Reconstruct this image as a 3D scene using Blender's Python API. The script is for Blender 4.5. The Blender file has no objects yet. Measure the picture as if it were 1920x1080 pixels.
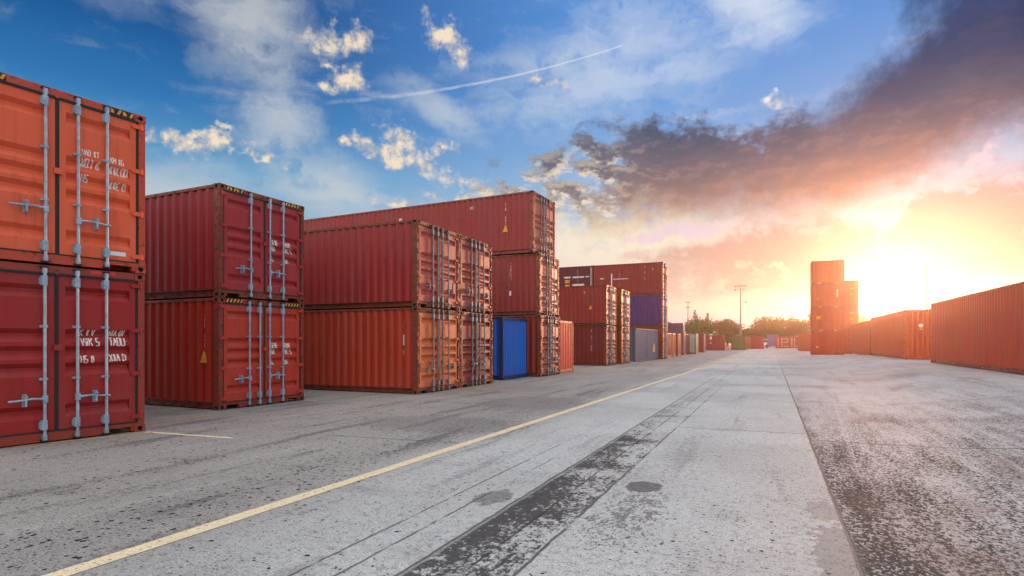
import bpy, bmesh, math, random
from mathutils import Vector
R = math.radians
scene = bpy.context.scene
col = scene.collection
random.seed(7)

# ---------------------------------------------------------------- node maths
class S:
    """a socket with arithmetic"""
    def __init__(s, g, k): s.g, s.k = g, k
    def _m(s, op, *o, clamp=False): return s.g.m(op, s, *o, clamp=clamp)
    def __add__(s, o): return s._m('ADD', o)
    __radd__ = __add__
    def __sub__(s, o): return s._m('SUBTRACT', o)
    def __rsub__(s, o): return s.g.m('SUBTRACT', o, s)
    def __mul__(s, o): return s._m('MULTIPLY', o)
    __rmul__ = __mul__
    def __truediv__(s, o): return s._m('DIVIDE', o)
    def max(s, o): return s._m('MAXIMUM', o)
    def min(s, o): return s._m('MINIMUM', o)
    def abs(s): return s._m('ABSOLUTE')
    def pow(s, o): return s._m('POWER', o)
    def clip(s): return s._m('ADD', 0.0, clamp=True)
    def exp(s): return s._m('EXPONENT')

class G:
    def __init__(g, tree):
        g.t = tree; g.t.nodes.clear()
    def n(g, kind, **kw):
        nd = g.t.nodes.new(kind)
        for k, v in kw.items(): setattr(nd, k, v)
        return nd
    def put(g, inp, v):
        if isinstance(v, S): g.t.links.new(v.k, inp)
        elif hasattr(v, 'default_value') and hasattr(v, 'is_output'): g.t.links.new(v, inp)
        elif v is not None:
            if isinstance(v, tuple) and len(v) == 3 and inp.type == 'RGBA': v = (*v, 1)
            inp.default_value = v
    def m(g, op, *a, clamp=False):
        nd = g.n('ShaderNodeMath', operation=op, use_clamp=clamp)
        for i, v in enumerate(a): g.put(nd.inputs[i], v)
        return S(g, nd.outputs[0])
    def ss(g, v, a, b, lo=0.0, hi=1.0):                # smoothstep
        nd = g.n('ShaderNodeMapRange', interpolation_type='SMOOTHSTEP')
        for i, q in enumerate((v, a, b, lo, hi)): g.put(nd.inputs[i], q)
        return S(g, nd.outputs[0])
    def xyz(g, x=0.0, y=0.0, z=0.0):
        nd = g.n('ShaderNodeCombineXYZ')
        for i, q in enumerate((x, y, z)): g.put(nd.inputs[i], q)
        return S(g, nd.outputs[0])
    def sep(g, v):
        nd = g.n('ShaderNodeSeparateXYZ'); g.put(nd.inputs[0], v)
        return [S(g, o) for o in nd.outputs]
    def noise(g, vec, scale=1.0, detail=4.0, rough=.55, dist=0.0, color=False, dims='3D'):
        nd = g.n('ShaderNodeTexNoise', noise_dimensions=dims)
        g.put(nd.inputs['Vector'], vec)
        for k, v in (('Scale', scale), ('Detail', detail), ('Roughness', rough), ('Distortion', dist)): g.put(nd.inputs[k], v)
        return S(g, nd.outputs['Color' if color else 'Fac'])
    def vor(g, vec, scale=1.0, feature='F1', out='Distance', rnd=1.0):
        nd = g.n('ShaderNodeTexVoronoi', feature=feature)
        g.put(nd.inputs['Vector'], vec); g.put(nd.inputs['Scale'], scale); g.put(nd.inputs['Randomness'], rnd)
        return nd, S(g, nd.outputs[out])
    def vm(g, op, *a, out=0):
        nd = g.n('ShaderNodeVectorMath', operation=op)
        for i, v in enumerate(a):
            g.put(nd.inputs['Scale'] if (op == 'SCALE' and i == 1) else nd.inputs[i], v)
        return S(g, nd.outputs['Value' if op in ('LENGTH', 'DOT_PRODUCT', 'DISTANCE') else out])
    def mix(g, f, a, b, mode='MIX'):
        nd = g.n('ShaderNodeMix', data_type='RGBA', blend_type=mode)
        g.put(nd.inputs[0], f); g.put(nd.inputs[6], a); g.put(nd.inputs[7], b)
        return S(g, nd.outputs[2])
    def ramp(g, f, pts, interp='LINEAR'):
        nd = g.n('ShaderNodeValToRGB'); cr = nd.color_ramp; cr.interpolation = interp
        while len(cr.elements) < len(pts): cr.elements.new(.5)
        for e, (p, c) in zip(cr.elements, pts):
            e.position = p; e.color = (*c, 1)
        g.put(nd.inputs[0], f)
        return S(g, nd.outputs[0])
    def curve(g, f, pts):                               # piecewise float curve, pts in 0..1
        nd = g.n('ShaderNodeFloatCurve'); c = nd.mapping.curves[0]
        while len(c.points) < len(pts): c.points.new(.5, .5)
        for p, (x, y) in zip(c.points, pts):
            p.location = (x, y); p.handle_type = 'AUTO'
        nd.mapping.update(); g.put(nd.inputs['Value'], f)
        return S(g, nd.outputs[0])

def lin(r, g_, b):
    f = lambda c: (c/255/12.92) if c/255 <= .04045 else ((c/255+.055)/1.055)**2.4
    return (f(r), f(g_), f(b))

def principled(name, color=(.5, .5, .5), rough=.5, metal=0.0, spec=.5):
    m = bpy.data.materials.new(name); m.use_nodes = True
    g = G(m.node_tree)
    b = g.n('ShaderNodeBsdfPrincipled'); o = g.n('ShaderNodeOutputMaterial')
    m.node_tree.links.new(b.outputs[0], o.inputs[0])
    b.inputs['Base Color'].default_value = (*color, 1); b.inputs['Roughness'].default_value = rough
    b.inputs['Metallic'].default_value = metal; b.inputs['Specular IOR Level'].default_value = spec
    return m, g, b

def bump(g, b, height, strength=.3, dist=.01):
    nd = g.n('ShaderNodeBump'); nd.inputs['Strength'].default_value = strength; nd.inputs['Distance'].default_value = dist
    g.put(nd.inputs['Height'], height); g.t.links.new(nd.outputs[0], b.inputs['Normal'])

def obcoord(g):
    tc = g.n('ShaderNodeTexCoord'); oi = g.n('ShaderNodeObjectInfo')
    off = g.vm('SCALE', g.xyz(1, 1.7, 0.6), S(g, oi.outputs['Random']) * 37.0)
    return S(g, tc.outputs['Object']), g.vm('ADD', S(g, tc.outputs['Object']), off)

# ---------------------------------------------------------------- materials
RUST = lin(96, 48, 28)
paints = {}
def paint(rgb, rust=.45, fade=.35, rough=.46):
    key = (rgb, rust, fade, rough)
    if key in paints: return paints[key]
    m, g, b = principled('container paint', lin(*rgb), rough, 0, .35)
    loc, p = obcoord(g)
    x, y, z = g.sep(p)
    big = g.noise(p, .9, 3); med = g.noise(p, 5.5, 6, .65); fine = g.noise(p, 45, 3)
    streak = g.noise(g.xyz(x*9.0, y*9.0, z*.55), 1.0, 5, .6)
    base = tuple(k*.80 for k in lin(*rgb))
    lum = sum(base)/3
    pale = tuple(.68*c + .32*(lum*.8+.03) for c in base)
    dark = tuple(c*.58 for c in base)
    c = g.mix(g.ss(big, .38, .72)*fade, base, pale)
    c = g.mix(g.ss(streak, .5, .72)*.5, c, dark)
    c = g.mix(g.ss(streak, .46, .3)*.20*fade*2, c, pale)
    r1 = g.ss(med + (streak-.5)*.55, .70-.10*rust, .76-.10*rust)*rust
    c = g.mix(r1*1.3, c, g.mix(fine, tuple(k*.5 for k in RUST), tuple(k*1.25 for k in RUST)))
    chips = g.ss(g.noise(p, 21, 4, .7), .715, .74)
    c = g.mix(chips*rust*.9, c, tuple(k*.55 for k in RUST))
    c = g.mix(g.ss(fine, .35, .75)*.16, c, dark)
    g.put(b.inputs['Base Color'], c)
    g.put(b.inputs['Roughness'], (rough-.06) + med*.16 + r1*.35)
    bump(g, b, big*2.2 + g.noise(p, 2.6, 2)*1.2 + med*.12 + r1*.05, .55, .012)
    paints[key] = m
    return m

def rusty(rgb, amount=.6):
    key = ('frame', rgb, amount)
    if key in paints: return paints[key]
    m, g, b = principled('rusty frame paint', lin(*rgb), .6)
    loc, p = obcoord(g)
    med = g.noise(p, 6.5, 7, .7); fine = g.noise(p, 40, 4, .6)
    base = lin(*rgb)
    r1 = g.ss(med, .62-.2*amount, .72-.2*amount)
    rc = g.mix(g.ss(fine, .3, .7), tuple(k*.35 for k in RUST), tuple(k*1.3 for k in lin(112, 60, 36)))
    c = g.mix(r1, tuple(k*.85 for k in base), rc)
    g.put(b.inputs['Base Color'], c); g.put(b.inputs['Roughness'], .5 + r1*.35)
    bump(g, b, med*.6 + fine*.3, .4, .008)
    paints[key] = m
    return m

def simple(name, rgb, rough=.6, metal=0.0, var=.3, scale=12, spec=.5):
    m, g, b = principled(name, lin(*rgb), rough, metal, spec)
    loc, p = obcoord(g)
    n = g.noise(p, scale, 5, .65)
    base = lin(*rgb)
    g.put(b.inputs['Base Color'], g.mix(g.ss(n, .3, .7), tuple(c*(1-var) for c in base), tuple(min(1, c*(1+var*.5)) for c in base)))
    g.put(b.inputs['Roughness'], rough-.08 + n*.16)
    return m

M_GALV = simple('galvanised steel', (148, 168, 186), .45, .25, .3, 7)
M_GALV_OLD = simple('dulled galvanised steel', (120, 128, 138), .5, .35, .5, 9)
M_RUBBER = simple('black door gasket', (26, 28, 30), .7, 0, .4, 9)
M_HOLE = simple('unlit hollow steel', (20, 12, 10), .9)
M_WOOD = simple('container floor timber', (90, 70, 48), .8)

def worn_ink(name, rgb, wear=.42):
    """stencil paint with chipped gaps"""
    m, g, b = principled(name, lin(*rgb), .55)
    loc, p = obcoord(g)
    n = g.noise(p, 30, 4, .7)
    tr = g.n('ShaderNodeBsdfTransparent'); mx = g.n('ShaderNodeMixShader'); o = [q for q in g.t.nodes if q.type == 'OUTPUT_MATERIAL'][0]
    g.put(mx.inputs[0], g.ss(n, wear-.05, wear+.05))
    g.t.links.new(tr.outputs[0], mx.inputs[1]); g.t.links.new(b.outputs[0], mx.inputs[2]); g.t.links.new(mx.outputs[0], o.inputs[0])
    return m
M_WHITE = worn_ink('white stencil paint', (225, 215, 208), .40)
M_WHITE_FADED = worn_ink('faded white stencil paint', (205, 170, 160), .46)
M_YELLOW = simple('yellow label', (222, 152, 20), .5)
M_LABEL = simple('white label', (214, 218, 226), .5, 0, .1)
M_REDLABEL = simple('red label', (214, 52, 44), .5, 0, .3)
M_SCRAPE = worn_ink('bare scraped metal', (150, 104, 82), .45)
M_BLACK = simple('black label', (24, 22, 20), .55)

# ---------------------------------------------------------------- mesh builder
class MB:
    def __init__(s): s.v, s.f, s.mi = [], [], []
    def quad(s, pts, mi=0):
        i = len(s.v); s.v += [tuple(p) for p in pts]; s.f.append(tuple(range(i, i+len(pts)))); s.mi.append(mi)
    def box(s, x0, x1, y0, y1, z0, z1, mi=0):
        i = len(s.v)
        s.v += [(x, y, z) for x in (x0, x1) for y in (y0, y1) for z in (z0, z1)]
        for f in ((0, 1, 3, 2), (4, 6, 7, 5), (0, 4, 5, 1), (2, 3, 7, 6), (0, 2, 6, 4), (1, 5, 7, 3)):
            s.f.append(tuple(i+k for k in f)); s.mi.append(mi)
    def tube(s, a, b, ra, rb=None, n=8, mi=0, caps=True):
        rb = ra if rb is None else rb
        a, b = Vector(a), Vector(b); d = (b-a).normalized()
        u = d.orthogonal().normalized(); w = d.cross(u)
        i = len(s.v)
        for c, r in ((a, ra), (b, rb)):
            for k in range(n):
                t = 2*math.pi*k/n; s.v.append(tuple(c + u*(r*math.cos(t)) + w*(r*math.sin(t))))
        for k in range(n):
            s.f.append((i+k, i+(k+1) % n, i+n+(k+1) % n, i+n+k)); s.mi.append(mi)
        if caps:
            s.f.append(tuple(i+k for k in range(n))[::-1]); s.f.append(tuple(i+n+k for k in range(n))); s.mi += [mi, mi]
    def mesh(s, name, mats, smooth=False, recalc=True):
        me = bpy.data.meshes.new(name)
        me.from_pydata(s.v, [], s.f)
        for m in mats: me.materials.append(m)
        me.polygons.foreach_set('material_index', s.mi)
        if recalc:
            bm = bmesh.new(); bm.from_mesh(me)
            bmesh.ops.recalc_face_normals(bm, faces=bm.faces); bm.to_mesh(me); bm.free()
        if smooth: me.polygons.foreach_set('use_smooth', [True]*len(me.polygons))
        me.update()
        return me
    def build(s, name, mat, parent=None, smooth=False):
        o = bpy.data.objects.new(name, s.mesh(name, mat if isinstance(mat, (list, tuple)) else [mat], smooth))
        col.objects.link(o)
        if parent: o.parent = parent
        return o

def tag(o, label=None, cat=None, group=None, kind=None):
    for k, v in (('label', label), ('category', cat), ('group', group), ('kind', kind)):
        if v: o[k] = v
    return o
def empty(name, loc=(0, 0, 0), rz=0.0):
    o = bpy.data.objects.new(name, None); col.objects.link(o); o.location = loc; o.rotation_euler.z = R(rz)
    o.empty_display_size = .3
    return o

# ---------------------------------------------------------------- shipping container
W = 2.438
mesh_cache = {}
def cached(key, fn):
    if key not in mesh_cache: mesh_cache[key] = fn()
    return mesh_cache[key]

PITCH, DEPTH = .278, .044
def casting_mb(m, cx, cy, cz, sx, sy, sz, W_):
    """one corner casting: block with an oval hole sunk into its outer faces. (cx,cy,cz) outer corner, s* sign towards inside"""
    lx, ly, lz = .178, .162, .118
    x0, x1 = sorted((cx, cx+sx*lx)); y0, y1 = sorted((cy, cy+sy*ly)); z0, z1 = sorted((cz, cz+sz*lz))
    def face(o, u, v, n, hw, hh):                       # outer corner o, edge vectors u v, inward n
        o, u, v, n = map(Vector, (o, u, v, n))
        c = o + u*.5 + v*.5
        un, vn = u.normalized(), v.normalized()
        ring_o = [o, o+u, o+u+v, o+v]
        k = 12
        hole = [c + un*(hw*math.cos(t)) + vn*(hh*max(-.82, min(.82, math.sin(t)*1.15))) for t in [math.pi*2*(j+.5)/k - math.pi*.75 for j in range(k)]]
        # four corner fans between outer ring and hole
        for q in range(4):
            seg = hole[q*3:(q+1)*3] + [hole[((q+1)*3) % k]]
            m.quad([ring_o[q], ring_o[(q+1) % 4]] + seg[::-1], 0)
        for j in range(k):
            a, b_ = hole[j], hole[(j+1) % k]
            m.quad([a, b_, b_+n*.04, a+n*.04], 1)
        m.quad([h+n*.04 for h in hole], 1)
    # end face (x), side face (y), others plain
    fx = cx; fy = cy
    face((fx, y0, z0), (0, y1-y0, 0), (0, 0, z1-z0), (sx, 0, 0), .036, .04)
    face((x0, fy, z0), (x1-x0, 0, 0), (0, 0, z1-z0), (0, sy, 0), .042, .04)
    ox, oy = cx+sx*lx, cy+sy*ly
    m.quad([(ox, y0, z0), (ox, y1, z0), (ox, y1, z1), (ox, y0, z1)]); m.quad([(x0, oy, z0), (x1, oy, z0), (x1, oy, z1), (x0, oy, z1)])
    for z in (z0, z1): m.quad([(x0, y0, z), (x1, y0, z), (x1, y1, z), (x0, y1, z)])

def castings(L, H):
    def f():
        m = MB(); e = .006
        out = []
        for cx, sx in ((e, -1), (-L-e, 1)):
            for cy, sy in ((-e, 1), (W+e, -1)):
                for cz, sz in ((0, 1), (H, -1)):
                    k = MB(); casting_mb(k, cx, cy, cz, sx, sy, sz, W); out.append(k.mesh('corner_casting', [M_HOLE, M_HOLE]))
        return out
    return cached(('cast', L, H), f)

def frame_mesh(L, H, door):
    def f():
        m = MB(); c = .119
        for x0, x1 in ((-.165, -.001), (-L+.001, -L+.11)):       # corner posts
            for y0, y1 in ((.001, .10), (W-.10, W-.001)):
                m.box(x0, x1, y0, y1, c, H-c)
        for y0, y1, yr0, yr1 in ((.004, .07, .075, .12), (W-.07, W-.004, W-.12, W-.075)):
            m.box(-L+.18, -.18, y0, y1, H-.075, H-.012)             # top side rail
            m.box(-L+.18, -.18, yr0, yr1, .022, .16)                # bottom side rail, set back
            ya, yb = (.006, yr1) if y0 < 1 else (yr0, W-.006)
            m.box(-L+.111, -.166, ya, yb, .1605, .176)             # ledge under the corrugation
        if door:
            m.box(-.10, -.004, .157, W-.157, H-.125, H-.004)       # header
            m.box(-.10, -.006, .101, W-.101, .095, .155)           # sill
            m.box(-.099, -.007, .52, W-.52, .024, .0945)
            m.box(-.098, -.008, .157, .2, .024, .0945); m.box(-.098, -.008, W-.2, W-.157, .024, .0945)
        else:
            m.box(-.09, -.004, .157, W-.157, H-.11, H-.004)
            m.box(-.09, -.004, .157, W-.157, .022, .16)
        m.box(-L+.004, -L+.09, .157, W-.157, H-.11, H-.004)
        m.box(-L+.004, -L+.09, .157, W-.157, .022, .16)
        for k in range(int(L/.6)):                                  # cross members under the floor
            x = -.35-k*.6
            if x > -L+.3: m.box(x-.06, x, .121, W-.121, .05, .15)
        return m.mesh('frame', [M_HOLE])
    return cached(('frame', L, H, door), f)

def wave(l0, l1, pitch=PITCH):
    """corrugation profile between l0..l1: list of (position, inset)"""
    n = max(1, round((l1-l0)/pitch)); p = (l1-l0)/n
    pts = []
    for i in range(n):
        s = l0+i*p
        pts += [(s, 0), (s+p*.26, 0), (s+p*.5, DEPTH), (s+p*.76, DEPTH)]
    pts.append((l1, 0))
    return pts

def side_mesh(L, H, near):
    def f():
        m = MB(); z0, z1 = .176, H-.0755
        y_out = .012
        pts = wave(-L+.11, -.165)
        zs = [z0, z0+.02, z1-.02, z1]
        for (a, da), (b, db) in zip(pts, pts[1:]):
            ya, yb = y_out+da, y_out+db
            if not near: ya, yb = W-ya, W-yb
            m.quad([(a, ya, z0), (b, yb, z0), (b, yb, z1), (a, ya, z1)])
        return m.mesh('side_panel', [M_HOLE], recalc=False)
    return cached(('side', L, H, near), f)

def end_mesh(L, H, at_door_end):
    def f():
        m = MB(); z0, z1 = .16, H-.11
        pts = [(a_, d_*1.7) for a_, d_ in wave(.1, W-.1, .25)]
        for (a, da), (b, db) in zip(pts, pts[1:]):
            if at_door_end: m.quad([(-.012-da, a, z0), (-.012-db, b, z0), (-.012-db, b, z1), (-.012-da, a, z1)])
            else: m.quad([(-L+.012+da, a, z0), (-L+.012+db, b, z0), (-L+.012+db, b, z1), (-L+.012+da, a, z1)])
        return m.mesh('end_panel', [M_HOLE], recalc=False)
    return cached(('end', L, H, at_door_end), f)

def roof_mesh(L, H):
    def f():
        m = MB()
        pts = wave(-L+.18, -.18, .42)
        for (a, da), (b, db) in zip(pts, pts[1:]):
            m.quad([(a, .07, H-.02-da*.6), (b, .07, H-.02-db*.6), (b, W-.07, H-.02-db*.6), (a, W-.07, H-.02-da*.6)])
        m.box(-.18, -.101, .165, W-.165, H-.03, H-.014); m.box(-L+.091, -L+.18, .165, W-.165, H-.03, H-.014)
        return m.mesh('roof', [M_HOLE], recalc=False)
    return cached(('roof', L, H), f)
def floor_mesh(L, H):
    def f():
        m = MB(); m.box(-L+.111, -.102, .122, W-.122, .152, .1595)
        return m.mesh('floor', [M_WOOD])
    return cached(('floor', L, H), f)

# door: horizontal grooves, height fractions of the leaf measured from its top
GROOVES = [(.065, .145), (.345, .430), (.455, .540), (.565, .650), (.835, .920)]; GD = .058
DX = -.018                                                        # outer face of the door leaf
def door_depth(z, H):
    zb, zt = .175, H-.145
    f = (zt-z)/(zt-zb)
    for a, b in GROOVES:
        if a <= f <= b:
            t = (f-a)/(b-a)
            if t < .34: return GD*t/.34
            if t < .5: return GD
            return GD*(1-(t-.5)/.5)
    return 0.0
def door_mesh(H, left):
    def f():
        m = MB(); zb, zt = .175, H-.145
        y0, y1 = (.138, W/2-.026) if left else (W/2+.026, W-.138)
        st = .085
        m.box(DX-.045, DX, y0, y0+st, zb, zt); m.box(DX-.045, DX, y1-st, y1, zb, zt)
        hs = [0.0]
        for a, b in GROOVES:
            w = b-a; hs += [a, a+w*.34, a+w*.5, b]
        hs.append(1.0)
        for a, b in zip(hs, hs[1:]):
            za, zb_ = zt-a*(zt-zb), zt-b*(zt-zb)
            xa, xb = DX-door_depth(za-1e-6 if a in (q[0] for q in GROOVES) else za, H), DX-door_depth(zb_, H)
            m.quad([(xb, y0+st, zb_), (xb, y1-st, zb_), (xa, y1-st, za), (xa, y0+st, za)])
        return m.mesh('door', [M_HOLE], recalc=False)
    return cached(('door', H, left), f)
def gasket_mesh(H, left):
    def f():
        m = MB(); zb, zt = .175, H-.145; p = DX+.008
        y0, y1 = (.101, W/2-.026) if left else (W/2+.026, W-.101)
        m.box(DX-.03, p+.014, y0, y1, zt+.001, zt+.036); m.box(DX-.03, p+.012, y0, y1, zb-.019, zb-.001)
        if left: m.box(DX-.03, p-.004, .1015, .1375, zb, zt); m.box(DX-.03, p-.002, W/2-.0255, W/2+.0255, zb-.019, zt+.02)
        else: m.box(DX-.03, p-.004, W-.1375, W-.1015, zb, zt)
        return m.mesh('gasket', [M_RUBBER])
    return cached(('gasket', H, left), f)
def hinge_mesh(H, left):
    def f():
        m = MB(); x0, x1 = -.0135, .014
        y0, y1 = (.03, .185) if left else (W-.185, W-.03)
        m.box(x0, x1, y0, y1, -.034, .034)
        tip = y1 if left else y0; s = .03 if left else -.03
        m.quad([(x1, tip, -.034), (x1, tip+s, -.016), (x1, tip+s, .016), (x1, tip, .034)])
        m.quad([(x0, tip, -.034), (x0, tip+s, -.016), (x1, tip+s, -.016), (x1, tip, -.034)])
        m.quad([(x0, tip+s, -.016), (x0, tip+s, .016), (x1, tip+s, .016), (x1, tip+s, -.016)])
        m.quad([(x0, tip, .034), (x0, tip+s, .016), (x1, tip+s, .016), (x1, tip, .034)])
        py = .06 if left else W-.06
        m.tube((.012, py, -.05), (.012, py, .05), .014)
        return m.mesh('hinge', [M_HOLE])
    return cached(('hinge', H, left), f)
def bar_mesh(H, side):
    def f():
        m = MB(); bx = .034
        m.tube((bx, 0, .075), (bx, 0, H-.06), .0205, n=12)
        for z in (.2, H-.30):                                       # wide bearing brackets
            m.box(-.012, .06, -.045, .026, z, z+.14); m.box(-.012, .026, -.06, .036, z+.02, z+.11)
        for fz in (.36, .655):                                      # narrow guides
            z = H*fz
            m.box(-.012, .058, -.03, .03, z-.014, z+.014); m.box(-.012, .024, -.058, .044, z-.018, z+.018)
        for z, s in ((.075, 1), (H-.075, -1)):                      # cams and keepers at both ends
            m.box(0.0, .05, -.026, .026, z-.028, z+.05) if s > 0 else m.box(0.0, .05, -.026, .026, z-.05, z+.028)
            m.box(-.003, .036, -.046, .046, z-.05, z-.022, 1) if s > 0 else m.box(-.003, .036, -.046, .046, z+.022, z+.05, 1)
        return m.mesh('locking_bar', [M_GALV, M_BLACK], smooth=False)
    return cached(('bar', H), f)
def handle_mesh(s, kind):
    def f():
        m = MB()
        if kind == 'level':
            m.box(.02, .065, -.03, .03, -.05, .05)
            m.tube((.055, s*.02, .0), (.07, s*.16, .012), .02, .016); m.tube((.07, s*.16, .012), (.072, s*.25, 0), .016, .014); m.tube((.072, s*.25, 0), (.06, s*.43, -.012), .014, .017)
            m.box(.0, .085, s*.235-.012, s*.235+.012, -.09, .075); m.box(.05, .085, s*.235-.026, s*.235+.026, .03, .05)
            m.box(-.012, .016, s*.235-.022, s*.235+.022, -.10, .08)
        else:                                                       # handle swung up
            m.box(.02, .065, -.03, .03, -.05, .05)
            m.tube((.055, s*.02, .0), (.075, s*.17, .0), .018, .016); m.tube((.075, s*.17, .0), (.08, s*.20, .24), .022, .03)
            m.box(-.012, .06, s*.3-.03, s*.3+.03, -.05, .05)
        return m.mesh('handle', [M_GALV], smooth=False)
    return cached(('handle', s, kind), f)

# broken stencil characters: strokes on a 4 x 5 grid
GL = {
 'I': [((1, 0), (1, 5)), ((2, 0), (2, 5))], 'V': [((0, 5), (1.5, 0)), ((3, 5), (1.5, 0))], 'A': [((0, 0), (1.5, 5)), ((3, 0), (1.5, 5)), ((.8, 2), (2.2, 2))],
 'D': [((0, 0), (0, 5)), ((0, 5), (2.4, 4.4)), ((2.6, 4.4), (2.6, .6)), ((0, 0), (2.4, .6))], 'X': [((0, 0), (3, 5)), ((0, 5), (3, 0)), ((0, 0), (3, 0))],
 'U': [((0, 5), (0, 0)), ((0, 0), (3, 0)), ((3, 0), (3, 5))], 'J': [((2.6, 5), (2.6, 0)), ((2.6, 0), (0, .4)), ((1, 5), (2.6, 5))],
 '6': [((2.6, 4.6), (.4, 3)), ((.4, 3), (.4, 0)), ((.4, 0), (2.6, 0)), ((2.6, 0), (2.6, 2.4)), ((.4, 2.4), (2.6, 2.4))],
 'S': [((2.6, 5), (.2, 5)), ((.2, 5), (.2, 2.6)), ((.2, 2.6), (2.6, 2.4)), ((2.6, 2.4), (2.6, 0)), ((2.6, 0), (0, 0))],
 'K': [((.2, 0), (.2, 5)), ((2.8, 5), (.4, 2.4)), ((.8, 2.8), (3, 0))], 'M': [((0, 0), (0, 5)), ((0, 5), (1.5, 2)), ((1.5, 2), (3, 5)), ((3, 5), (3, 0))],
 'G': [((2.8, 5), (.2, 5)), ((.2, 5), (.2, 0)), ((.2, 0), (2.8, 0)), ((2.8, 0), (2.8, 2.4)), ((2.8, 2.4), (1.5, 2.4))],
 'L': [((.3, 5), (.3, 0)), ((.3, 0), (2.8, 0))], 'O': [((.2, 0), (.2, 5)), ((2.7, 0), (2.7, 5)), ((.2, 0), (2.7, 0)), ((.2, 5), (2.7, 5))],
 'E': [((.3, 0), (.3, 5)), ((.3, 5), (2.8, 5)), ((.3, 2.5), (2.5, 2.5)), ((.3, 0), (2.8, 0))], 'T': [((1.5, 0), (1.5, 5)), ((0, 5), (3, 5))],
 '7': [((0, 5), (3, 5)), ((3, 5), (1.2, 0))], 'H': [((.2, 0), (.2, 5)), ((2.8, 0), (2.8, 5)), ((.2, 2.5), (2.8, 2.5))], '0': [((.6, .3), (.6, 4.7)), ((2.3, .3), (2.3, 4.7)), ((.6, 4.7), (2.3, 4.7)), ((.6, .3), (2.3, .3))],
 'W': [((0, 5), (.7, 0)), ((.7, 0), (1.5, 4)), ((1.5, 4), (2.3, 0)), ((2.3, 0), (3, 5))], '-': [((.2, 2.4), (2.6, 2.4))]}
def strokes(txt, u0, v0, h, w=None, thick=.27):
    """2-D stroke quads of a text line; (u,v) lower left, h height"""
    w = w or h*.62; out = []; u = u0
    for ch in txt:
        if ch in GL:
            for (a, b), (c, d) in GL[ch]:
                p = (u+a/3*w*.86, v0+b/5*h); q = (u+c/3*w*.86, v0+d/5*h)
                n = max(1, int(math.hypot(q[0]-p[0], q[1]-p[1])/.02))
                dx, dy = q[0]-p[0], q[1]-p[1]; l = math.hypot(dx, dy) or 1
                t = thick*h*(.5 if abs(dx) > abs(dy) else .62)
                ox, oy = -dy/l*t*.5, dx/l*t*.5
                for i in range(n):
                    a0, a1 = i/n, (i+1)/n
                    P = (p[0]+dx*a0, p[1]+dy*a0); Q = (p[0]+dx*a1, p[1]+dy*a1)
                    out.append([(P[0]+ox, P[1]+oy), (P[0]-ox, P[1]-oy), (Q[0]-ox, Q[1]-oy), (Q[0]+ox, Q[1]+oy)])
        u += w if ch != ' ' else w*.75
    return out
def door_text(H, lines):
    """lines: (text, y offset from door seam, z fraction of H, height)"""
    m = MB(); j = 0
    for txt, y, fz, h in lines:
        for q in strokes(txt, W/2+y, H*fz, h, h*.47):
            m.quad([(DX-door_depth(v, H)+.0035+.0002*(j % 4), u, v) for u, v in q]); j += 1
    return m.mesh('lettering', [M_WHITE], recalc=False)
def side_y(x, L):
    pts = wave(-L+.11, -.165)
    for (a, da), (b, db) in zip(pts, pts[1:]):
        if a <= x <= b: return .012 + da + (db-da)*(x-a)/(b-a)
    return .012
def sticker_mesh(H, side, letters):
    def f():
        m = MB(); y0, y1 = (.17, .62) if side == 0 else (W-.62, W-.17)
        z0, z1 = H-.108, H-.008
        m.quad([(-.0015, y0, z0), (-.0015, y1, z0), (-.0015, y1, z1), (-.0015, y0, z1)], 0)
        n = 5; w = (y1-y0)/n
        for i in range(n):
            a = y0+i*w+w*.15
            s = .035
            if letters and i % 2: q = [(a, z0+.015), (a+w*.55, z0+.015), (a+w*.55, z0+.05), (a+w*.25, z1-.02), (a, z1-.02)]
            else: q = [(a, z0+.012), (a+w*.42, z0+.012), (a+w*.42+s, z1-.014), (a+s, z1-.014)]
            m.quad([(.0012, u, v) for u, v in q], 1)
        return m.mesh('warning_sticker', [M_BLACK, M_YELLOW], recalc=False)
    return cached(('sticker', H, side, letters), f)

def put(name, me, mats, parent, loc=None):
    o = bpy.data.objects.new(name, me); col.objects.link(o); o.parent = parent
    if loc: o.location = loc
    for i, m in enumerate(mats):
        if m is None: continue
        o.material_slots[i].link = 'OBJECT'; o.material_slots[i].material = m
    return o

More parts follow.
